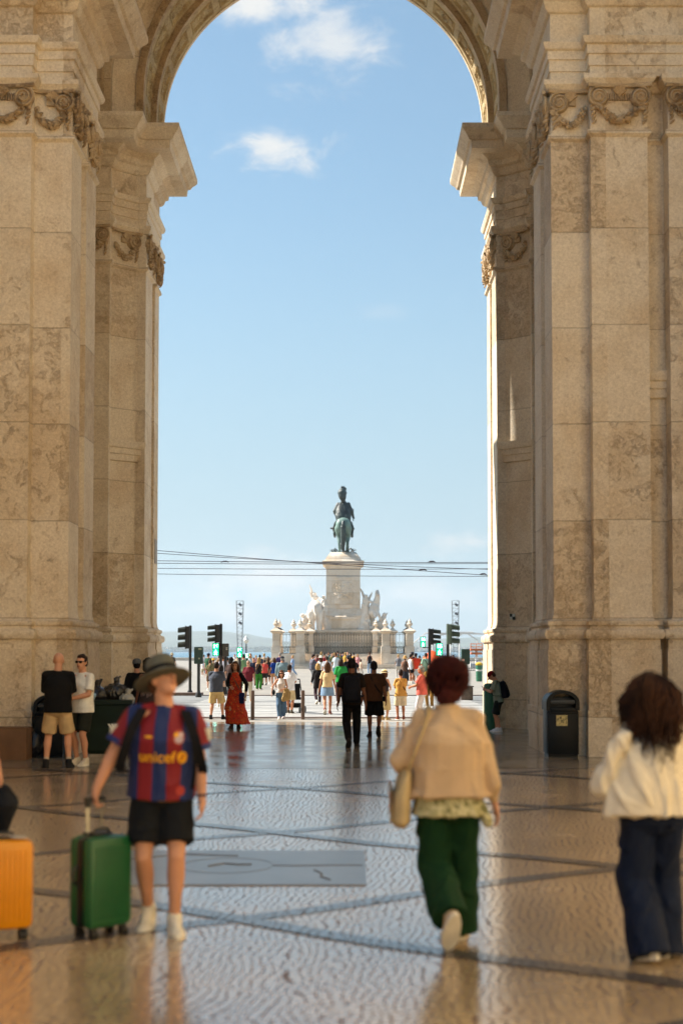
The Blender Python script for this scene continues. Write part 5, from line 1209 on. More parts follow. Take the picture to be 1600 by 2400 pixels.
def ribbon(bm, pts, w, th, side):
    prev = None; side = Vector(side).normalized(); pts = [Vector(p) for p in pts]; P = []
    for i in range(len(pts)-1):
        p0 = pts[max(0, i-1)]; p1 = pts[i]; p2 = pts[i+1]; p3 = pts[min(len(pts)-1, i+2)]
        for k in range(4):
            t = k/4; P.append(.5*((2*p1)+(-p0+p2)*t+(2*p0-5*p1+4*p2-p3)*t*t+(-p0+3*p1-3*p2+p3)*t**3))
    P.append(pts[-1])
    for i, p in enumerate(P):
        a = P[max(0, i-1)]; b = P[min(len(P)-1, i+1)]; d = (b-a).normalized(); s = (side-d*side.dot(d)).normalized(); n = s.cross(d)
        q = [bm.verts.new(p+s*w+n*th*.5), bm.verts.new(p-s*w+n*th*.5), bm.verts.new(p-s*w-n*th*.5), bm.verts.new(p+s*w-n*th*.5)]
        if prev:
            for k in range(4): bm.faces.new((prev[k], prev[(k+1) % 4], q[(k+1) % 4], q[k]))
        else: bm.faces.new(q)
        prev = q
    bm.faces.new(prev[::-1]); bmesh.ops.recalc_face_normals(bm, faces=bm.faces)
def crossbag(B, label, c, sh=1, bagc=None, size=(.10, .045, .08), low=-.02, front=False, drop=0., bx_=None):
    """strap from the shoulder (sh=+1 right) across to the opposite hip, and the bag hanging there"""
    T = B.T; s = sh; y = 1; k = B.shw/.187
    fr = [T(s*.10*k, 0, .52), T(s*.06, .115, .42), T(-s*.03, .165, .28), T(-s*.12, .155, .12), T(-s*.20*k, .03, low+.06)]
    bk = [T(s*.10*k, 0, .52), T(s*.07, -.115, .42), T(-s*.03, -.150, .25), T(-s*.12, -.145, .12), T(-s*.20*k, .03, low+.06)]
    bp = T(-s*.235*k, .02, low-size[2]*.5-drop) if bx_ is None else T(*bx_)
    m4 = Matrix.Translation(bp) @ B.rot.to_4x4(); b = bmesh.new(); bx(b, -size[1], size[1], -size[0], size[0], -size[2], size[2], .02, m4)
    me = bpy.data.meshes.new('b'); b.to_mesh(me); b.free()
    o, c_ = worn('shoulder_bag', label, 'bag', B, me, cloth(*(bagc or c)), 'crossbody bags')
    for pts in (fr, bk):
        if drop or bx_: pts = pts + [bp+Vector((0, 0, size[2]))]
        b = bmesh.new(); ribbon(b, pts, .016, .006, B.rgt*.3+B.up); sub(o, c_, 'strap', b, cloth(*c))
    return o
def phone(B, label, hand=0, c=(.01, .01, .012)):
    sh, el_, wr, s = B.arms[hand]; d = (wr-el_).normalized(); p = wr+d*.10+Vector((0, -.01, .03)); b = bmesh.new(); bx(b, -.036, .036, -.005, .005, -.072, .072, .004, Matrix.Translation(p) @ Matrix.Rotation(-.7, 4, 'X'))
    me = bpy.data.meshes.new('b'); b.to_mesh(me); b.free(); o, c_ = worn('phone', label, 'phone', B, me, M('phone_black', c, .15), None); return o
WALK = [(.10, .24, 0, 0), (-.09, -.30, 0, .75)]; WALK2 = [(.09, -.30, 0, .75), (-.10, .24, 0, 0)]
# ---------------------------------------------------------------- foreground
def stripes(name, cols, w, off=0., bend=0.):
    m, nt, b, N, L = newmat(name); tc = N('ShaderNodeTexCoord'); sp = N('ShaderNodeSeparateXYZ'); L(tc.outputs['Object'], sp.inputs[0])
    def mm(op, a, bb=None):
        n = N('ShaderNodeMath'); n.operation = op
        for i, v in enumerate((a, bb)):
            if v is None: continue
            if isinstance(v, (int, float)): n.inputs[i].default_value = v
            else: L(v, n.inputs[i])
        return n.outputs[0]
    nz = N('ShaderNodeTexNoise'); nz.inputs['Scale'].default_value = 4; L(tc.outputs['Object'], nz.inputs['Vector'])
    x = mm('ADD', mm('ADD', sp.outputs[0], off), mm('MULTIPLY', mm('SUBTRACT', sp.outputs[2], 1.2), bend)); x = mm('ADD', x, mm('MULTIPLY', mm('SUBTRACT', nz.outputs[0], .5), .03))
    f = mm('FRACT', mm('DIVIDE', x, w*2)); k = mm('GREATER_THAN', f, .5); mix = N('ShaderNodeMix'); mix.data_type = 'RGBA'; L(k, mix.inputs[0]); mix.inputs[6].default_value = (*cols[0], 1); mix.inputs[7].default_value = (*cols[1], 1)
    L(mix.outputs[2], b.inputs['Base Color']); b.inputs['Roughness'].default_value = .7; MATS[name] = m; return m
def blotch(name, cols, scale, rough=.85, thr=(.42, .55), det=3.):
    m, nt, b, N, L = newmat(name); tc = N('ShaderNodeTexCoord'); nz = N('ShaderNodeTexNoise'); nz.inputs['Scale'].default_value = scale; nz.inputs['Detail'].default_value = det; nz.inputs['Distortion'].default_value = 1.5; L(tc.outputs['Object'], nz.inputs['Vector'])
    cr = N('ShaderNodeValToRGB'); cr.color_ramp.interpolation = 'CONSTANT' if len(cols) > 2 else 'LINEAR'; e = cr.color_ramp.elements
    e[0].position = 0; e[0].color = (*cols[0], 1); e[1].position = thr[0]; e[1].color = (*cols[1], 1)
    for c, p in zip(cols[2:], thr[1:]): q = e.new(p); q.color = (*c, 1)
    L(nz.outputs[0], cr.inputs[0]); L(cr.outputs[0], b.inputs['Base Color']); b.inputs['Roughness'].default_value = rough; MATS[name] = m; return m
JERS = stripes('striped_jersey', (srgb(12, 36, 92), srgb(126, 10, 26)), .090, off=.045, bend=.05)
# person in the bucket hat
boy = person('person in grey bucket hat and red and blue striped jersey pulling a green suitcase', 378, 2180, 1538, face=184, lvl=0, skin='fair', hair=('short', 'brown'),
    top=dict(mat=JERS, sleeve='short', ease=.042, hem=-.07, folds=.013, fs=6), bottom=dict(k='shorts', c=(22, 24, 27), len=.80, ease=.026, folds=.012), shoes=(226, 218, 200),
    feet=[(.09, -.08, 0, .3), (-.09, .10, 0, 0)], hands=(((.43, .10, .885), (1, -.5, 0), 1.4, (.15, .05, -1)), ((-.26, .10, .86), (-.5, -1, 0), .7)), lean=.11, side=-.03, head=(.66, .55, -.14), build=1.1, hat='bucket', hatc=(98, 98, 88), tophat=.02)
hat_o = [o for o in children(boy.t) if o.name.startswith('hat')][0]
def project_front(B, me, T0, offs=.004, obj_=None):
    """drape flat lettering onto the jersey's front"""
    tgt = obj_ or B.top; bvh = BVHTree.FromPolygons([v.co for v in tgt.data.vertices], [p.vertices for p in tgt.data.polygons])
    for v in me.vertices:
        o_ = B.T(v.co.x+T0[0], .5, v.co.z+T0[1]); hit = bvh.ray_cast(o_, -B.fwd)
        v.co = (hit[0] + B.fwd*offs) if hit[0] is not None else B.T(v.co.x+T0[0], .17, v.co.z+T0[1])
    return me
YELP = M('jersey_print_yellow', srgb(238, 170, 20), .6)
FLIP = Matrix.Rotation(PI, 4, 'Z') @ Matrix.Rotation(PI/2, 4, 'X')
tm = text_mesh('unicef', .098, None, 'raw', FLIP, ext=0, font_off=.0015); b_ = bmesh.new(); b_.from_mesh(tm); bmesh.ops.triangulate(b_, faces=b_.faces); bmesh.ops.subdivide_edges(b_, edges=b_.edges, cuts=1); b_.to_mesh(tm); b_.free()
obj('jersey_lettering', project_front(boy, tm, (.030, .215), .007), YELP, boy.top, False)
def disc_mesh(cx, cz_, rx, rz, n=20, rings=3):
    b = bmesh.new(); c = b.verts.new((cx, 0, cz_)); pr = None
    for k in range(1, rings+1):
        r = [b.verts.new((cx+rx*k/rings*math.cos(2*PI*i/n), 0, cz_+rz*k/rings*math.sin(2*PI*i/n))) for i in range(n)]
        for i in range(n):
            if pr is None: b.faces.new((c, r[i], r[(i+1) % n]))
            else: b.faces.new((pr[i], r[i], r[(i+1) % n], pr[(i+1) % n]))
        pr = r
    me = bpy.data.meshes.new('d'); b.to_mesh(me); b.free(); return me
obj('globe_emblem', project_front(boy, disc_mesh(-.130, .215, .030, .040), (0, 0)), YELP, boy.top, False)
ol = bmesh.new(); tube(ol, [(-.120, 0, .195), (-.130, 0, .215), (-.138, 0, .235)], .005, 4); me = bpy.data.meshes.new('o'); ol.to_mesh(me); ol.free(); obj('globe_emblem_mark', project_front(boy, me, (0, 0), .006), M('emblem_red', srgb(150, 40, 20), .6), boy.top, False)
for nm, (cx, cz_, rx, rz), c, of in (('crest', (-.105, .345, .036, .048), (170, 60, 45), .004), ('crest_field', (-.108, .335, .026, .028), (185, 165, 175), .006), ('crest_upper', (-.092, .362, .015, .015), (225, 165, 40), .007), ('crest_upper', (-.120, .362, .014, .015), (215, 190, 190), .007)):
    obj(nm, project_front(boy, disc_mesh(cx, cz_, rx, rz), (0, 0), of), M('crest_%d' % c[0], srgb(*c), .6), boy.top, False)
obj('chest_mark', project_front(boy, disc_mesh(.085, .345, .026, .008), (0, 0), .005), YELP, boy.top, False)
obj('hem_badge', project_front(boy, disc_mesh(-.125, .0, .028, .032), (0, 0), .005), M('crest_badge', srgb(170, 50, 45), .6), boy.top, False)
# blue cuffs and the white sleeve patch
for sh, el_, wr, s in boy.arms:
    d = (el_-sh).normalized(); a = sh.lerp(el_, .60); b = bmesh.new(); tube(b, [sh.lerp(el_, .66), sh.lerp(el_, .785)], [.0895, .0915], 18, cap=False); 
    obj('sleeve_cuff', b, M('jersey_blue', srgb(18, 40, 105), .7), boy.top)
    b = bmesh.new(); bx(b, -.032, .032, -.012, .012, -.04, .04, .008, Matrix.Translation(sh.lerp(el_, .42)+Vector((s*.070, .03, 0)))); obj('sleeve_patch', b, cloth(205, 205, 190), boy.top)
hm_ = bmesh.new(); T = boy.T; tube(hm_, [T(.203*math.cos(a), .160*math.sin(a), -.066) for a in [2*PI*i/36 for i in range(36)]], .006, 6, closed=True); obj('hem_piping', hm_, cloth(150, 110, 50), boy.top)
sh, el_, wr, s = boy.arms[1]; b = bmesh.new(); d = (wr-el_).normalized(); tube(b, [wr-d*.02, wr-d*.005], [.031, .031], 14); obj('wristband', b, cloth(40, 30, 60), boy.t)
backpack(boy, 'black backpack on the wearer of the striped jersey, straps over the shoulders', (22, 22, 26), w=.16)
# dark blue side panels hang open? no: strap tail
b = bmesh.new(); ribbon(b, [T(-.20, .17, .30), T(-.215, .19, .18), T(-.21, .18, .08), T(-.20, .17, .02)], .012, .006, boy.rgt); me = bpy.data.meshes.new('s'); b.to_mesh(me); b.free(); worn('loose_strap', 'black strap tail dangling beside the striped jersey', 'strap', boy, me, cloth(20, 20, 22))
# suitcases
def suitcase(name_lab, c, px, yb, w, hgt, rz, handle=None, extra_tag=False, depth=.24, group='hard shell suitcases'):
    g_ = gnd(px, yb); t = thing('suitcase', name_lab, 'suitcase', (g_.x, g_.y+depth/2, 0), rz, group); MT = M('shell_%d_%d_%d' % c, srgb(*c), .38, .1, 5, .03)
    z0 = .065; w2 = w/2; d2 = depth/2
    for y0, y1, nm in ((-d2, -.012, 'front_shell'), (.012, d2, 'back_shell')):
        b = bmesh.new(); bx(b, -w2, w2, y0, y1, z0, z0+hgt, .045)
        o = obj(nm, b, MT, t, 40)
        for i in range(9):
            b = bmesh.new() if i == 0 else b; x = -w2+.05+(w-.1)*i/8; yy_ = y0 if y0 < 0 else y1
            tube(b, [(x, yy_, z0+.06), (x, yy_, z0+hgt-.06)], .0065, 6)
        obj('shell_ribs', b, MT, o)
    for k in range(2):
        pass
    b = bmesh.new(); bx(b, -w2+.004, w2-.004, -.014, .014, z0+.004, z0+hgt-.004, .04); obj('zip_band', b, BLK, t, 40)
    for sx in (-1, 1):
        for sy in (-1, 1):
            b = bmesh.new(); x, y = sx*(w2-.055), sy*(d2-.05); bx(b, x-.022, x+.022, y-.02, y+.02, .045, z0+.012, .005); wo = obj('wheel_housing', b, BLK, t, 30)
            b = bmesh.new()
            for q in (-1, 1): lathe(b, [(.010, -.009), (.027, -.009), (.027, .009), (.010, .009)], seg=14, mtx=Matrix.Translation((x+q*.013, y-.01, .028)) @ Matrix.Rotation(PI/2, 4, 'Y'))
            obj('caster_wheel', b, BLK, wo, 40)
    b = bmesh.new(); bx(b, -.07, .07, -.03, .03, z0+hgt, z0+hgt+.012, .004); tube(b, [(-.06, 0, z0+hgt+.01), (-.05, 0, z0+hgt+.035), (.05, 0, z0+hgt+.035), (.06, 0, z0+hgt+.01)], .010, 8); obj('top_handle', b, BLK, t, 40)
    b = bmesh.new(); tube(b, [(-w2, .02, z0+hgt*.68), (-w2-.028, .02, z0+hgt*.64), (-w2-.028, .02, z0+hgt*.52), (-w2, .02, z0+hgt*.48)], .010, 8); obj('side_handle', b, BLK, t, 40)
    if handle:
        for x, r_, cc in ((-.055, .011, (205, 200, 175)), (.055, .007, (120, 118, 105))):
            b = bmesh.new(); tube(b, [(x, .07, z0+hgt-.05), (x, .07, handle)], r_, 8); obj('handle_tube', b, M('handle_alloy_%d' % cc[0], srgb(*cc), .3, metal=.4), t)
        b = bmesh.new(); tube(b, [(-.075, .07, handle), (.075, .07, handle)], .016, 10); bx(b, -.07, -.04, .055, .085, handle-.05, handle, .006); obj('grip', b, BLK, t, 40)
        b = bmesh.new(); bx(b, -.075, .075, .045, .10, z0+hgt-.045, z0+hgt+.012, .006); obj('handle_well', b, BLK, t, 40)
    return t
# boy's right hand position in the world
sh, el_, wr, s = boy.arms[0]; hw = boy.t.matrix_world if False else (Matrix.Translation(boy.t.location) @ boy.t.rotation_euler.to_matrix().to_4x4() @ Matrix.Diagonal((*boy.t.scale, 1)))
hand_w = hw @ (wr + Vector((.01, .01, -.075)))
gs = suitcase('green hard shell suitcase with raised handle beside the bucket hat wearer', (12, 84, 42), 214, 2208, .34, .57, .82, handle=hand_w.z+.01)
# stand the case so that its raised grip is inside the closed hand
gs.location = (hand_w.x + .07*math.sin(.82), hand_w.y - .07*math.cos(.82), 0)
suitcase('orange hard shell suitcase cut by the left edge of the picture', (226, 146, 10), -4, 2208, .35, .555, .35, depth=.24)
b = bmesh.new(); bx(b, -.05, .05, -.035, .035, 0, .006, .002); g2 = gnd(30, 2210); o = obj('luggage_tag', b, cloth(190, 180, 165), None, 30); o.location = (g2.x, g2.y+.12, .630); o.rotation_euler = (.05, .1, .5); tag(o, 'small grey luggage label lying on top of the orange suitcase', 'label')
# red haired walker
JK = M('beige_jacket', srgb(204, 176, 142), .9, .12, 5, .5, bscale=90, spec=.15)
PRINT = blotch('leaf_print', (srgb(108, 108, 66), srgb(170, 164, 120), srgb(196, 190, 150), srgb(130, 128, 84)), 9, thr=(.42, .52, .6), det=1.2)
red = person('person with dark red curly hair, beige jacket and wide green trousers walking away', 1050, 2216, 1534, tophat=.05, face=3, lvl=0, skin='fair', sex='f', build=1.12, hair=('afro', 'red'),
    top=dict(mat=JK, sleeve='puff', ease=.075, hem=-.01, flare=.0, folds=.024, fs=4, name='jacket'), bottom=dict(k='wide', c=(20, 56, 30), ease=.02, w=.112, folds=.02), shoes=(208, 184, 150),
    feet=[(.10, .20, 0, 0), (-.02, -.26, .05, 1.0)], hands=(((.30, .02, .86), (.5, -1, 0), .5), ((-.24, .24, 1.10), (-.45, -1, -.2), 1.0)), lean=.03, head=(.45, -.05, 0))
# curls standing off the head
b = bmesh.new(); rr = random.Random(12)
for i in range(760):
    a = rr.uniform(0, 2*PI); zz = rr.uniform(-1, 1); q = math.sqrt(1-zz*zz); p = Vector((q*math.cos(a)*.116, q*math.sin(a)*.118-.034, zz*.115+.042))
    if p.y > .062 and p.z < .08: continue
    if p.z < -.06: continue
    c = red.Hd(*p); n = (red.hr @ Vector((p.x, p.y+.03, p.z-.04))).normalized(); u, w = frame(n); r_ = rr.uniform(.008, .014); tube(b, [c + n*.010*math.sin(t_)*1.3 + u*r_*math.cos(t_) + w*r_*math.sin(t_) + n*.006*t_*rr.uniform(.6, 1.3) for t_ in [k*.8 for k in range(8)]], [.0045]*7+[.002], 4)
obj('curls', b, hair_m('red'), red.hair, 60)
v = Vol(); T = red.T; v.loft([(T(0, 0, -.125), red.rgt*.232, red.fwd*.19), (T(0, 0, -.06), red.rgt*.222, red.fwd*.178), (T(0, 0, .08), red.rgt*.20, red.fwd*.15)]); v.cone(T(.20, -.06, -.08), T(.235, -.08, -.17), .035, .03)
obj('printed_shirt', v.build(.009, 3, disp=.012, dscale=9), PRINT, red.t, 60)
b = bmesh.new(); tube(b, [T(.066*math.cos(a), .060*math.sin(a)-.004, .545) for a in [2*PI*i/24 for i in range(24)]], .016, 8, closed=True); obj('collar', b, JK, red.top)
bmj = bmesh.new(); ribbon(bmj, [T(-.19, -.155, .33), T(0, -.185, .335), T(.19, -.155, .33)], .004, .004, red.up); obj('yoke_seam', bmj, JK, red.top)
# tote bag hanging from the left shoulder
v = Vol(); bc = T(-.292, .02, .10); v.loft([(bc+Vector((0, 0, -.30)), (.03, 0, 0), (0, .12, 0)), (bc+Vector((-.005, 0, -.26)), (.062, 0, 0), (0, .17, 0)), (bc+Vector((0, 0, -.1)), (.058, 0, 0), (0, .18, 0)), (bc+Vector((.03, 0, .05)), (.03, 0, 0), (0, .16, 0))])
TOTE = M('cream_tote', srgb(196, 176, 134), .9, .15, 6, .4, bscale=60); to, c_ = worn('tote_bag', 'cream and patterned tote bag hanging at the left side of the red haired walker', 'bag', red, v.build(.01, 3, disp=.008), TOTE)
b = bmesh.new(); ribbon(b, [T(-.27, .13, .16), T(-.22, .135, .30), T(-.125, .08, .50), T(-.12, 0, .555), T(-.135, -.12, .48), T(-.22, -.215, .28), T(-.27, -.16, .14)], .013, .006, red.fwd+red.rgt*.7); sub(to, c_, 'strap', b, M('dark_strap_end', srgb(180, 160, 120), .9))
b = bmesh.new(); bx(b, -.002, .002, -.12, .12, -.22, -.02, 0, Matrix.Translation(bc+Vector((-.064, 0, 0)))); sub(to, c_, 'printed_panel', b, blotch('tote_print', (srgb(150, 120, 90), srgb(90, 110, 90), srgb(190, 90, 60), srgb(196, 176, 134)), 14, thr=(.42, .5, .56)))
# curly haired person at the right
SW = M('cream_knit', srgb(232, 222, 200), .9, .08, 6, .5, bscale=80, spec=.15)
cur = person('person with long brown curly hair, cream loose sweater and wide navy trousers', 1532, 2250, 1561, tophat=.03, face=8, lvl=0, skin='fair', sex='f', hair=('curlylong', 'dark'),
    top=dict(mat=SW, sleeve='puff', ease=.055, hem=-.05, flare=.04, folds=.022, fs=4, name='sweater'), bottom=dict(k='wide', c=(22, 32, 54), ease=.02, w=.118, low=-.03, folds=.022), shoes=(200, 196, 186),
    feet=[(.09, .10, 0, 0), (-.06, -.10, 0, .2)], hands=('belly', 'belly'), lean=.04, head=(-.15, 0, 0), build=.98)
v = Vol(); T = cur.T   # draped shawl-like fold across the back of the sweater
v.loft([(T(-.06, -.03, -.05), cur.rgt*.27, cur.fwd*.18), (T(-.05, -.02, .08), cur.rgt*.255, cur.fwd*.185), (T(-.02, -.01, .25), cur.rgt*.23, cur.fwd*.165), (T(0, 0, .40), cur.rgt*.175, cur.fwd*.12), (T(0, 0, .48), cur.rgt*.10, cur.fwd*.085)], n=2.0)
v.chain([T(-.20, -.07, .42), T(-.27, -.06, .30), T(-.33, -.02, .12)], [.05, .05, .05])
obj('draped_layer', v.build(.0085, 5, disp=.03, dscale=5.5, seed=4), SW, cur.t, 60)
b = bmesh.new(); rr = random.Random(21); T = cur.T
for i in range(620):
    a = rr.uniform(0, 2*PI); el = rr.uniform(-.1, 1.45); p = Vector((math.cos(el)*math.cos(a)*.092, math.cos(el)*math.sin(a)*.108-.025, math.sin(el)*.105+.025))
    if p.y > .045 and p.z < .09: p.y = -abs(p.y)
    c = cur.Hd(*p); n = (cur.hr @ Vector((p.x, p.y+.02, max(.0, p.z-.03)))).normalized(); L_ = rr.uniform(.24, .56); pts = []; rs = []; ph = rr.uniform(0, 6); k = rr.uniform(26, 40); amp = rr.uniform(.006, .016)
    outx = n.x; 
    for j in range(17):
        t_ = j/16; fall = t_**1.15
        q = c + n*(.035*math.sin(min(1, t_*2.4)*PI/2)) + Vector((outx*.075*math.sin(min(1., t_*1.3)*PI)*1.0, -.045*min(1, t_*1.5)-(.03 if n.y < 0 else .05)*t_, -fall*L_))
        q += Vector((math.sin(ph+k*t_*L_), math.cos(ph+k*t_*L_), 0))*amp*min(1, t_*3); pts.append(q); rs.append(.0062*(1-.75*t_))
    tube(b, pts, rs, 4, cap=False)
obj('curly_strands', b, M('hair_curly_brown', srgb(30, 17, 12), .75, .3, 5, c2=srgb(74, 46, 30), spec=.15), cur.hair, 60)
v = Vol(); v.loft([(T(.34, .05, -.12), cur.rgt*.05, cur.fwd*.13), (T(.34, .05, .1), cur.rgt*.05, cur.fwd*.12)]); bo, c_ = worn('shoulder_bag', 'black shoulder bag at the right edge beside the cream sweater', 'bag', cur, v.build(.012, 2), cloth(20, 20, 24))
b = bmesh.new(); ribbon(b, [T(.34, .12, .1), T(.22, .12, .35), T(.13, .04, .50), T(.13, -.05, .50), T(.24, -.14, .35), T(.34, -.03, .1)], .012, .006, cur.fwd); sub(bo, c_, 'strap', b, cloth(20, 20, 24))
# arm and bag entering at the left edge: the rest of this person stands outside the picture
lef = person('person mostly beyond the left edge, only a bare forearm in view', -104, 2120, 1500, face=10, lvl=1, skin='fair', sex='f', hair=('bob', 'brown'), top=dict(c=(205, 190, 160), sleeve='short'), bottom=dict(k='trousers', c=(40, 40, 48)), hands=('side', 'side'))
v = Vol(); sh, el_, wr, s = lef.arms[0]; c0 = wr+Vector((.005, .02, -.22)); c0 = c0+Vector((.03, 0, 0)); v.loft([(c0+Vector((0, 0, -.2)), (.03, 0, 0), (0, .08, 0)), (c0, (.10, 0, 0), (0, .15, 0)), (c0+Vector((0, 0, .12)), (.035, 0, 0), (0, .08, 0))]); v.cone(c0+Vector((0, 0, .12)), wr+Vector((0, .01, -.07)), .012, .012)
worn('handbag', 'dark crumpled bag hanging from the hand at the left edge', 'bag', lef, v.build(.01, 2, disp=.015), cloth(26, 28, 34))
# ---------------------------------------------------------------- mid ground
P = person
p1 = P('bald person in black tee and beige shorts, back turned at the left bins', 135, 1800, 1527, face=6, lvl=1, skin='fair', hair=('bald', 'dark'), build=1.13, top=dict(c=(18, 18, 20), ease=.03, sleeve='half'), bottom=dict(k='shorts', c=(200, 172, 130), len=.88, ease=.025), shoes=(34, 34, 36), socks=(190, 170, 150), feet=[(.17, .0, 0, 0), (-.17, .0, 0, 0)], hands=('front', 'front'), head=(0, -.25, 0))
p2 = P('person in white polo, sunglasses and dark shorts standing beside the bald one', 192, 1794, 1533, face=148, lvl=1, skin='fair', hair=('short', 'dark'), build=1.05, glasses=True, top=dict(c=(236, 234, 226), ease=.03), bottom=dict(k='shorts', c=(38, 40, 32), len=.86, ease=.02), shoes=(215, 205, 185), feet=[(.07, .02, 0, 0), (-.09, .0, 0, 0)], hands=('pocket', 'belly'), head=(.25, 0, 0))
p3 = P('person in grey cap and dark jacket against the left far pier, facing away', 320, 1735, 1541, face=12, lvl=2, skin='fair', hair=('short', 'black'), hat='cap', hatc=(96, 100, 104), top=dict(c=(24, 22, 22), ease=.03, sleeve='long'), bottom=dict(k='trousers', c=(36, 34, 34)), tophat=.03)
p4 = P('person with black curly hair and white patterned sleeveless top behind the bucket hat', 346, 1741, 1544, face=-15, lvl=1, skin='brown', sex='f', hair=('afro', 'black'), top=dict(mat=blotch('white_print', (srgb(225, 220, 212), srgb(96, 70, 66)), 22, thr=(.53,)), sleeve='none', ease=.01), bottom=dict(k='skirt', c=(60, 50, 50), len=1.2))
p5 = P('person in red cap and pale green tee leaning by the right far pier', 1168, 1716, 1566, face=75, lvl=1, skin='fair', hair=('short', 'brown'), hat='cap', hatc=(128, 22, 34), top=dict(c=(150, 160, 140), ease=.03), bottom=dict(k='shorts', c=(34, 38, 34), len=.95, ease=.025), shoes=(225, 225, 225), feet=[(.1, .06, 0, 0), (-.1, -.06, 0, 0)], hands=('phone', 'phone'), lean=.16, head=(0, -.62, 0), tophat=.03)
backpack(p5, 'black backpack on the leaning person in the red cap', (22, 24, 32), h=.46, w=.155); phone(p5, 'dark phone held by the person in the red cap', 1, (.15, .02, .03))
g_ = gnd(1150, 1712); bm = bmesh.new(); lathe(bm, [(.13, 0), (.13, 1.0), (.10, 1.05), (0, 1.06)], seg=16); o = obj('waste_post', bm, M('bin_green', (.03, .16, .09), .5)); o.location = (g_.x, g_.y+.35, 0); tag(o, 'dark green round post behind the legs of the red cap person', 'post')
p6 = P('person in dark tee and black trousers carrying a black backpack, walking away at centre', 824, 1752, 1542, face=2, lvl=1, skin='brown', hair=('short', 'black'), build=1.06, top=dict(c=(36, 26, 20), ease=.022), bottom=dict(k='trousers', c=(16, 15, 17), ease=.018), shoes=(40, 36, 34), feet=[(.10, .16, 0, 0), (-.07, -.24, 0, .8)], hands=('side', 'side'))
backpack(p6, 'black backpack on the walker at centre in front of the monument', (24, 24, 30), h=.50, w=.165)
p7 = P('person in brown tee and black shorts with a diagonal strap, mid stride', 876, 1728, 1549, face=0, lvl=1, skin='brown', hair=('short', 'black'), build=1.1, top=dict(c=(74, 46, 28), ease=.03), bottom=dict(k='shorts', c=(16, 15, 17), len=.92, ease=.03), shoes=(44, 28, 26), feet=[(.10, -.26, .04, .9), (-.09, .16, 0, 0)], hands=('side', 'side'))
crossbag(p7, 'black crossbody bag on the brown tee walker', (24, 20, 20), sh=-1, size=(.08, .03, .06))
# ---------------------------------------------------------------- the crossing
REDP = blotch('orange_floral', (srgb(190, 40, 18), srgb(216, 72, 22), srgb(120, 24, 26), srgb(226, 110, 40)), 12, thr=(.44, .53, .6), det=2)
q = P('person in a long orange floral dress and black cardigan walking toward the arch', 551, 1708, 1549, face=176, lvl=1, skin='fair', sex='f', hair=('long', 'brown'), top=dict(mat=REDP, sleeve='none', ease=.012, name='dress_top', hem=-.02), bottom=dict(k='dress', mat=REDP, len=1.88, flare=.12, folds=.03, sway=-.07), shoes=(60, 40, 36), feet=[(.07, .14, 0, 0), (-.07, -.12, 0, .4)], hands=('front', ((-.30, .10, .92), (-1, -.6, 0), .8)))
v = Vol(); 
for sh, el_, wr, s in q.arms: v.chain([q.T(s*.10, -.02, .46), sh, el_, el_.lerp(wr, .75)], [.05, .062, .056, .04])
v.loft([(q.T(0, -.06, -.02), q.rgt*.17, q.fwd*.09), (q.T(0, -.06, .3), q.rgt*.17, q.fwd*.09), (q.T(0, -.04, .47), q.rgt*.12, q.fwd*.06)]); obj('cardigan', v.build(.014, 3), cloth(22, 20, 22), q.t, 60)
crossbag(q, 'navy bag swinging at the side of the orange dress', (110, 84, 70), sh=1, bagc=(26, 34, 78), size=(.13, .06, .14), low=-.05, drop=.02)
q = P('person in slate grey tee and beige shorts waiting at the kerb, back turned', 507, 1686, 1551, face=-8, lvl=1, skin='fair', hair=('short', 'dark'), build=1.1, top=dict(c=(78, 84, 98), ease=.032), bottom=dict(k='shorts', c=(206, 178, 126), len=.95, ease=.03), shoes=(26, 24, 26), feet=[(.20, .02, 0, 0, -.5), (-.17, 0, 0, 0)], hands=('front', 'front'))
q = P('person in white sleeveless top, jeans and sunglasses walking toward the arch', 659, 1685, 1570, face=184, lvl=1, skin='fair', sex='f', hair=('bob', 'brown'), glasses=True, top=dict(c=(226, 216, 210), sleeve='none', ease=.012, hem=.0), bottom=dict(k='trousers', c=(88, 116, 146), ease=.03), shoes=(226, 210, 205), feet=[(.06, .08, 0, 0), (-.07, -.06, 0, .2)], hands=(((.34, -.02, .92), (1, -.8, 0), .7), ((-.06, .26, 1.06), (-.7, -.4, -.6), .8)))
v = Vol(); v.loft([(q.T(-.16, .17, .16), (.10, 0, 0), (0, .06, 0)), (q.T(-.2, .2, .0), (.13, 0, 0), (0, .07, 0)), (q.T(-.16, .2, -.22), (.16, 0, 0), (0, .06, 0)), (q.T(-.05, .2, -.30), (.05, 0, 0), (0, .04, 0))]); worn('folded_jacket', 'khaki jacket draped over the arm of the sunglasses walker', 'jacket', q, v.build(.014, 2, disp=.02, dscale=8), cloth(168, 140, 92))
v = Vol(); v.ell(q.T(.27, -.02, .02), (.06, .11, .10)); worn('handbag', 'black handbag at the elbow of the sunglasses walker', 'bag', q, v.build(.014, 2), cloth(22, 22, 24))
q = P('person in white shirt and beige shorts pushing a stroller, back turned', 678, 1673, 1557, face=-14, lvl=1, skin='tan', hair=('short', 'dark'), top=dict(c=(236, 236, 240), ease=.035), bottom=dict(k='shorts', c=(206, 184, 140), len=.95, ease=.025), shoes=(80, 72, 60), feet=[(.10, -.05, 0, 0), (-.08, .18, 0, 0)], hands=('front', 'front'))
g_ = gnd(692, 1671); t = thing('stroller', 'folding black stroller in front of the white shirt walker', 'stroller', (g_.x, g_.y+.15, 0), -.2); b = bmesh.new()
for s in (-1, 1): tube(b, [(s*.2, -.35, .98), (s*.2, -.1, .6), (s*.2, .35, .1)], .016, 6); tube(b, [(s*.2, .1, .45), (s*.2, -.25, .1)], .016, 6)
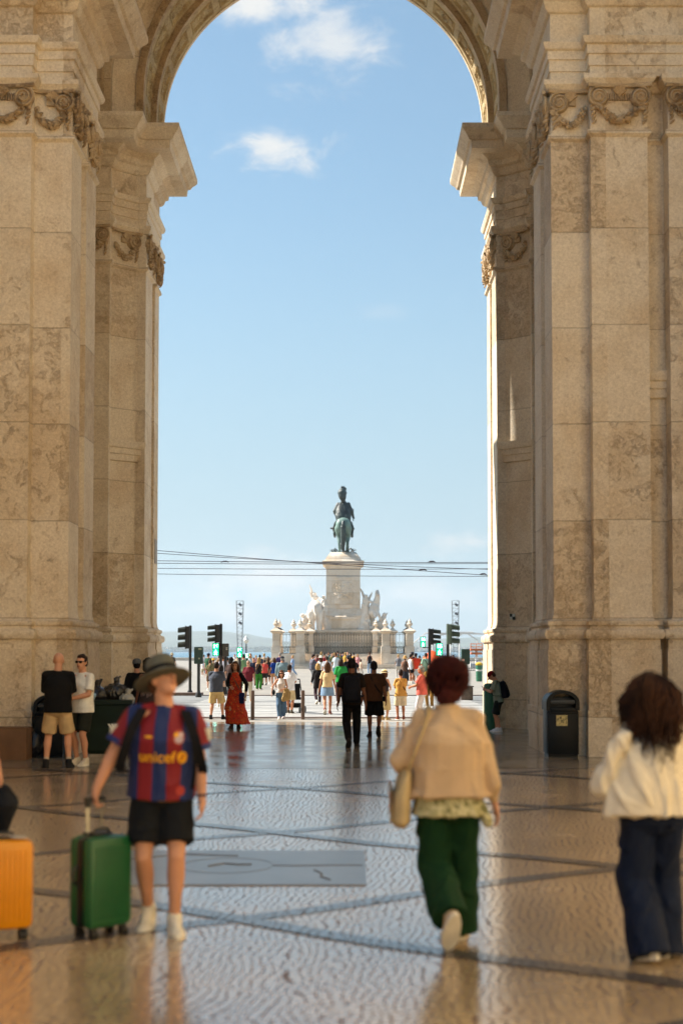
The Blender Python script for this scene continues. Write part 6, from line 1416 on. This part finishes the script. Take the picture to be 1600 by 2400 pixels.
tube(b, [(-.2, -.35, .98), (.2, -.35, .98)], .02, 6); obj('frame', b, BLK, t); b = bmesh.new(); bx(b, -.17, .17, -.12, .2, .38, .45, .02); bx(b, -.17, .17, -.2, -.12, .4, .85, .02); bx(b, -.14, .14, -.2, .2, .15, .28, .02); obj('seat', b, cloth(24, 24, 28), t, 30)
for x in (-.2, .2):
    for y in (-.27, .36): b = bmesh.new(); lathe(b, [(.03, -.02), (.09, -.02), (.09, .02), (.03, .02)], seg=14, mtx=Matrix.Translation((x, y, .09)) @ Matrix.Rotation(PI/2, 4, 'Y')); obj('wheel', b, BLK, t)
q = P('person in maroon polo and beige trousers walking toward the arch', 582, 1644, 1547, face=172, lvl=2, skin='fair', hair=('short', 'grey'), glasses=True, top=dict(c=(108, 34, 46), ease=.03), bottom=dict(k='trousers', c=(206, 196, 170), ease=.02), shoes=(150, 110, 80), feet=[(.12, .1, 0, 0), (-.1, -.1, 0, .3)])
q = P('person in black top, green trousers and a brown crossbody strap', 606, 1616, 1541, face=-20, lvl=2, skin='fair', sex='f', hair=('long', 'blond'), top=dict(c=(24, 24, 24), sleeve='none'), bottom=dict(k='trousers', c=(52, 120, 42), ease=.03), shoes=(120, 60, 50), hands=('front', 'belly')); crossbag(q, 'brown strap bag across the black top above the green trousers', (130, 90, 60), sh=1)
q = P('person in washed denim shirt with a black sling bag, back turned', 661, 1628, 1538, face=4, lvl=2, skin='fair', hair=('short', 'grey'), hat='cap', hatc=(60, 62, 70), build=1.2, top=dict(c=(128, 150, 158), ease=.04, sleeve='long'), bottom=dict(k='trousers', c=(70, 80, 100), ease=.02), shoes=(60, 50, 40)); crossbag(q, 'black sling bag across the washed denim shirt', (30, 30, 34), sh=-1, size=(.11, .05, .09))
P('person in royal blue top and tan shorts beside the denim shirt', 643, 1612, 1541, face=20, lvl=2, sex='f', skin='tan', hair=('bob', 'brown'), top=dict(c=(24, 60, 140), ease=.03), bottom=dict(k='shorts', c=(190, 140, 100), len=.6, ease=.02), shoes=(180, 130, 100), hands=('front', 'side'))
P('person in pale blue shirt and jeans striding left near the monument footing', 686, 1585, 1536, face=70, lvl=2, sex='f', hair=('bun', 'blond'), top=dict(c=(150, 176, 210), ease=.03, sleeve='half'), bottom=dict(k='trousers', c=(120, 150, 186), ease=.02), feet=[(.1, .35, 0, 0), (-.1, -.38, 0, .7)])
P('person in purple tee with grey hair behind the denim shirt', 656, 1597, 1529, face=10, lvl=2, hair=('short', 'grey'), top=dict(c=(66, 50, 100)), bottom=dict(k='trousers', c=(50, 50, 60)))
P('person in coral red backpacker top near the blue top', 620, 1606, 1546, face=10, lvl=2, hair=('short', 'dark'), top=dict(c=(220, 84, 76), ease=.04), bottom=dict(k='shorts', c=(52, 46, 44), len=.95), shoes=(60, 50, 50))
P('person in black dress with crossed arms beside the coral top', 629, 1603, 1540, face=30, lvl=2, sex='f', skin='tan', hair=('bob', 'brown'), top=dict(c=(34, 32, 34), sleeve='none'), bottom=dict(k='skirt', c=(34, 32, 34), len=1.1), hands=('front', 'front'))
P('person in grey tee by the black dress, looking toward the monument', 635, 1600, 1547, face=-10, lvl=2, sex='f', hair=('pony', 'blond'), top=dict(c=(176, 182, 190)), bottom=dict(k='shorts', c=(60, 60, 66), len=.8))
P('person in navy tee facing the arch between maroon polo and green trousers', 594, 1610, 1541, face=180, lvl=2, hair=('short', 'dark'), top=dict(c=(36, 44, 66)), bottom=dict(k='trousers', c=(96, 86, 80)), hands=('front', 'side'))
P('person in pale green shirt left of the maroon polo, facing left', 571, 1612, 1533, face=60, lvl=2, hair=('short', 'black'), top=dict(c=(126, 160, 116), ease=.03), bottom=dict(k='trousers', c=(84, 110, 66)), hands=('front', 'front'))
P('person in white shirt with dark straps behind the grey tee', 523, 1617, 1536, face=0, lvl=2, hair=('short', 'brown'), skin='tan', top=dict(c=(224, 220, 232), ease=.03), bottom=dict(k='shorts', c=(44, 46, 60), len=.9))
P('child in camouflage shirt and yellow sun hat by the left crossing', 500, 1606, 1543, face=25, lvl=2, hair=('short', 'brown'), hat='sun', hatc=(216, 166, 60), top=dict(mat=blotch('camouflage', (srgb(96, 96, 58), srgb(150, 130, 84), srgb(60, 60, 40)), 10, thr=(.45, .55)), ease=.03), bottom=dict(k='shorts', c=(120, 90, 60), len=.9))
P('person in patterned olive shirt and brown hair left of the grey tee', 492, 1618, 1546, face=10, lvl=2, hair=('bun', 'brown'), sex='f', top=dict(mat=MATS['camouflage'], ease=.03), bottom=dict(k='shorts', c=(110, 84, 60), len=.9))
P('person in dark green tee and red shorts with a navy cap at far left', 488, 1600, 1531, face=-30, lvl=2, hair=('short', 'brown'), hat='cap', hatc=(40, 44, 64), top=dict(c=(44, 88, 64), ease=.03), bottom=dict(k='shorts', c=(170, 54, 48), len=.9))
P('person with black hair and pink blouse beside the grey tee', 518, 1657, 1557, face=15, lvl=2, sex='f', skin='tan', hair=('bob', 'black'), top=dict(c=(196, 160, 140), ease=.03), bottom=dict(k='shorts', c=(50, 46, 46), len=.9), hands=('front', 'front'))
P('person in dark top seen between the white shirt and the orange dress', 541, 1640, 1541, face=-10, lvl=2, sex='f', hair=('afro', 'black'), top=dict(c=(80, 62, 58), ease=.03), bottom=dict(k='trousers', c=(60, 60, 60)))
P('person in white tee bending left beside the dark top', 533, 1612, 1540, face=60, lvl=2, hair=('short', 'black'), top=dict(c=(215, 215, 215)), bottom=dict(k='trousers', c=(70, 66, 60)))
P('person in pale tee walking far left behind the bucket hat', 476, 1585, 1549, face=60, lvl=2, hair=('short', 'brown'), top=dict(c=(226, 226, 226)), bottom=dict(k='shorts', c=(180, 170, 130), len=.9), hands=('fwd', 'back'))
P('person in a pale bucket hat standing far left by the pier edge', 403, 1588, 1531, face=0, lvl=2, hair=('short', 'brown'), hat='bucket', hatc=(196, 176, 140), top=dict(c=(60, 60, 64)), bottom=dict(k='trousers', c=(60, 60, 70)))
P('person in pale striped shirt and white hat behind the green signal', 586, 1600, 1531, face=180, lvl=2, sex='f', hair=('bob', 'blond'), top=dict(c=(190, 204, 206), ease=.03), bottom=dict(k='trousers', c=(150, 150, 150)))
P('person in sand top standing tall behind the navy tee', 619, 1592, 1531, face=0, lvl=2, hair=('short', 'blond'), sex='f', top=dict(c=(196, 170, 140)), bottom=dict(k='trousers', c=(90, 100, 90)))
P('person in dark checked shirt far behind the green trousers', 609, 1594, 1534, face=0, lvl=2, hair=('short', 'black'), top=dict(c=(64, 72, 88)), bottom=dict(k='trousers', c=(54, 54, 66)))
# middle group
FLO = blotch('dark_floral', (srgb(40, 48, 66), srgb(90, 110, 130), srgb(120, 80, 76), srgb(46, 52, 70)), 16, thr=(.46, .55, .6))
P('person in dark blue patterned shirt and grey trousers looking at a phone', 732, 1604, 1533, face=-60, lvl=2, hair=('short', 'dark'), build=1.1, top=dict(mat=FLO, ease=.04, sleeve='half'), bottom=dict(k='trousers', c=(150, 154, 160), ease=.02), hands=('phone', 'phone'), head=(0, -.3, 0), shoes=(200, 200, 200))
P('person with blond hair in a long black cardigan striding away', 745, 1651, 1554, face=8, lvl=2, sex='f', hair=('bob', 'blond'), top=dict(c=(26, 22, 24), sleeve='long', ease=.03, hem=-.25), bottom=dict(k='trousers', c=(52, 34, 44), ease=.01), feet=WALK, hands=('back', 'fwd'))
P('person with long dark hair, cream top and denim mini skirt', 767, 1675, 1551, face=-4, lvl=1, sex='f', skin='tan', hair=('long', 'brown'), top=dict(c=(226, 196, 148), sleeve='short', ease=.025, hem=-.02), bottom=dict(k='skirt', c=(128, 156, 186), len=.72, flare=.035, folds=.004), shoes=(120, 66, 56), feet=[(.07, .16, 0, 0), (-.06, -.22, .02, .7)], hands=('side', 'side'))
P('person in white top and white hat with brown hair left of the long dark hair', 752, 1610, 1537, face=0, lvl=2, sex='f', hair=('long', 'brown'), hat='sun', hatc=(222, 214, 200), top=dict(c=(226, 226, 224), ease=.03), bottom=dict(k='trousers', c=(120, 120, 120)))
P('person in white tee with dark hair behind the cream top', 766, 1612, 1538, face=0, lvl=2, hair=('short', 'dark'), top=dict(c=(218, 220, 230), ease=.03), bottom=dict(k='trousers', c=(110, 110, 120)))
P('person in bright green long sleeved top with a diagonal strap', 799, 1648, 1544, face=14, lvl=2, sex='f', build=1.15, skin='tan', hair=('bob', 'dark'), top=dict(c=(44, 150, 66), ease=.035, sleeve='half'), bottom=dict(k='trousers', c=(74, 50, 50), ease=.03))
P('person in white shirt and turquoise trousers near the steps', 787, 1596, 1530, face=0, lvl=2, sex='f', hair=('bun', 'brown'), top=dict(c=(214, 226, 230)), bottom=dict(k='trousers', c=(110, 190, 196)))
P('person in black tee and dark cap behind the green top', 816, 1620, 1536, face=20, lvl=2, hair=('short', 'black'), hat='cap', hatc=(60, 66, 74), top=dict(c=(26, 26, 30), ease=.03), bottom=dict(k='trousers', c=(40, 40, 46)), hands=('up', 'front'))
P('person with auburn bun beside the dark cap', 829, 1618, 1539, face=-10, lvl=2, sex='f', hair=('bun', 'brown'), top=dict(c=(40, 36, 36)), bottom=dict(k='trousers', c=(90, 80, 80)))
P('person in black tank and pale denim standing on the monument steps', 866, 1580, 1528, face=0, lvl=2, sex='f', skin='tan', hair=('bun', 'brown'), top=dict(c=(28, 26, 34), sleeve='none'), bottom=dict(k='trousers', c=(150, 176, 206)))
P('person in pale tunic walking right in front of the steps', 845, 1585, 1545, face=-60, lvl=2, sex='f', hair=('bob', 'brown'), top=dict(c=(220, 190, 165)), bottom=dict(k='trousers', c=(210, 200, 190)), feet=WALK)
q = P('person in straw sun hat and beige dress at the kerb', 900, 1688, 1566, face=-30, lvl=1, sex='f', skin='fair', hair=('long', 'brown'), hat='straw', hatc=(230, 208, 158), top=dict(c=(56, 44, 44), sleeve='none'), bottom=dict(k='skirt', c=(206, 184, 134), len=1.35, flare=.05), hands=('front', 'side'), shoes=(190, 160, 110), tophat=.04)
q = P('person in mustard tee and cream shorts with a maroon crossbody strap', 939, 1687, 1570, face=12, lvl=1, sex='f', skin='tan', build=1.12, hair=('bun', 'dark'), top=dict(c=(206, 158, 80), ease=.035), bottom=dict(k='shorts', c=(222, 208, 176), len=.92, ease=.035), shoes=(130, 70, 50), hands=('front', 'front')); crossbag(q, 'maroon crossbody bag on the mustard tee', (66, 26, 28), sh=-1, size=(.05, .03, .07))
q = P('grey haired person in salmon pink shirt and white trousers facing left', 988, 1690, 1560, face=75, lvl=1, skin='tan', hair=('short', 'grey'), build=1.12, top=dict(c=(226, 110, 98), ease=.04), bottom=dict(k='trousers', c=(224, 218, 220), ease=.02), hands=('front', 'front'))
P('person in brown dress and tan hat left of the white tank', 949, 1607, 1538, face=-20, lvl=2, sex='f', skin='tan', hair=('short', 'brown'), hat='bucket', hatc=(206, 160, 96), top=dict(c=(84, 60, 48), sleeve='none'), bottom=dict(k='skirt', c=(44, 46, 54), len=1.5))
P('person in white tank and black shorts seen from the side', 962, 1602, 1533, face=-50, lvl=2, skin='tan', hair=('short', 'dark'), top=dict(c=(222, 226, 232), sleeve='none'), bottom=dict(k='shorts', c=(24, 24, 28), len=.6, ease=.02))
P('person in scarlet tee and white patterned shorts with a dark cap', 974, 1602, 1531, face=-10, lvl=2, skin='tan', hair=('short', 'dark'), hat='cap', hatc=(34, 36, 50), build=1.1, top=dict(c=(236, 72, 46), ease=.03), bottom=dict(k='shorts', c=(206, 214, 222), len=1.0, ease=.03))
P('person in dark cap behind the scarlet tee', 966, 1597, 1528, face=0, lvl=2, hair=('short', 'dark'), hat='cap', hatc=(34, 40, 56), top=dict(c=(60, 56, 60)), bottom=dict(k='trousers', c=(50, 50, 60)))
q = P('person in mint tee with a thin black sling under the dark traffic light', 998, 1612, 1530, face=15, lvl=2, hair=('short', 'dark'), skin='tan', top=dict(c=(150, 184, 160), ease=.03), bottom=dict(k='trousers', c=(120, 140, 120))); crossbag(q, 'thin black sling bag on the mint tee', (30, 30, 30), sh=-1)
P('person in olive trousers standing between salmon shirt and red hair', 1007, 1660, 1556, face=160, lvl=2, hair=('short', 'brown'), top=dict(c=(200, 150, 70)), bottom=dict(k='trousers', c=(150, 110, 50)))
P('person in black tee left of the red cap, far behind', 983, 1590, 1536, face=0, lvl=2, hair=('short', 'black'), top=dict(c=(40, 40, 46)), bottom=dict(k='trousers', c=(60, 60, 66)))
# orange parasol
g_ = gnd(1012, 1596); t = thing('orange_parasol', 'folded back orange parasol among the people by the dark traffic light', 'parasol', (g_.x, g_.y, 0)); b = bmesh.new(); zt = at(1012, 1524, g_.y).z; lathe(b, [(.75, zt-1.35), (.7, zt-1.0), (.5, zt-.45), (.2, zt-.08), (0, zt)], seg=16); obj('canopy', b, cloth(238, 100, 56), t); b = bmesh.new(); tube(b, [(0, 0, 0), (0, 0, zt)], .03, 8); obj('pole', b, TENT, t)
# people gathered on and before the monument steps: small, each with its own clothes
rr = random.Random(31); cols = [('white', (226, 226, 226)), ('black', (30, 30, 34)), ('navy', (36, 44, 78)), ('crimson', (160, 40, 46)), ('sky blue', (130, 170, 206)), ('mustard', (206, 160, 70)), ('teal', (50, 130, 130)), ('grey', (130, 130, 134)), ('pink', (224, 150, 150)), ('olive', (110, 110, 70))]
steps = [(737, 1582, 1532), (743, 1584, 1533), (748, 1584, 1536), (753, 1577, 1527), (760, 1579, 1531), (770, 1575, 1528), (778, 1579, 1530), (783, 1576, 1529), (791, 1573, 1525), (797, 1576, 1530), (803, 1575, 1527), (809, 1577, 1528), (815, 1574, 1527), (822, 1577, 1531), (829, 1578, 1530), (838, 1580, 1532)]
hairs = ['dark', 'brown', 'black', 'blond']; bots = [('dark trousers', (40, 40, 48)), ('pale trousers', (196, 190, 180)), ('blue jeans', (84, 104, 140))]
for i, (px, yf, yt) in enumerate(steps):
    cn, c = cols[(i*3+i//4) % 10]; bn, bc_ = bots[i % 3]; sx = 'mf'[i % 2]
    P('small person in %s top, %s, %s from left at the monument steps' % (cn, bn, ['first', 'second', 'third', 'fourth', 'fifth', 'sixth', 'seventh', 'eighth', 'ninth', 'tenth', 'eleventh', 'twelfth', 'thirteenth', 'fourteenth', 'fifteenth', 'last'][i]), px, yf, yt, face=rr.choice([0, 180, 20, -30, 160]), lvl=3, sex=sx, hair=(['short', 'bob'][i % 2], hairs[i % 4]), top=dict(c=c), bottom=dict(k='trousers', c=bc_), hands=rr.choice([('side', 'side'), ('front', 'front'), ('up', 'side')]), group='people at the monument steps')
far = [(550, 'white', (222, 222, 220)), (556, 'sand', (200, 180, 150)), (578, 'yellow', (210, 170, 60)), (600, 'pink', (214, 150, 150)), (628, 'white', (226, 226, 230)), (478, 'white', (226, 226, 226)), (513, 'tan', (190, 150, 110)), (933, 'grey', (130, 130, 134)), (992, 'blue', (90, 120, 170)), (1003, 'black', (40, 40, 44)), (1062, 'grey', (140, 140, 150))]
for i, (px, cn, c) in enumerate(far):
    yf = 1578 + (i*5) % 12; cn2, bc_ = bots[i % 3]
    where = {550: 'just left of the low green signal', 556: 'under the low green signal', 578: 'below the globe lamp', 600: 'behind the navy and checked shirts', 628: 'behind the black dress', 478: 'beside the dark pedestrian signal', 513: 'under the left 16 countdown', 933: 'right of the monument steps', 992: 'left of the dark traffic light', 1003: 'right of the dark traffic light', 1062: 'below the tall grey green traffic light'}[px]
    P('distant person in %s top %s' % (cn, where), px, yf, 1533+(i*3) % 7, face=rr.choice([0, 180, 40]), lvl=3, sex='mf'[i % 2], hair=('short', hairs[i % 4]), top=dict(c=c), bottom=dict(k='trousers', c=bc_), group='people scattered across the square')
# soap bubbles drifting before the railing are too fine to model; the big ring of film is skipped
# ============================================================ HAZE over the river
hb = bmesh.new(); bx(hb, -4200, 4200, -70, 10400, -9, 420)
hz = obj('haze', hb, None, None, False); hz['kind'] = 'stuff'
m = bpy.data.materials.new('summer_haze'); m.use_nodes = True; nt = m.node_tree; nt.nodes.clear()
o_ = nt.nodes.new('ShaderNodeOutputMaterial'); v_ = nt.nodes.new('ShaderNodeVolumePrincipled'); v_.inputs['Color'].default_value = (.80, .90, 1, 1); v_.inputs['Density'].default_value = 8e-5; v_.inputs['Anisotropy'].default_value = .3
nt.links.new(v_.outputs[0], o_.inputs['Volume']); hz.data.materials.append(m)
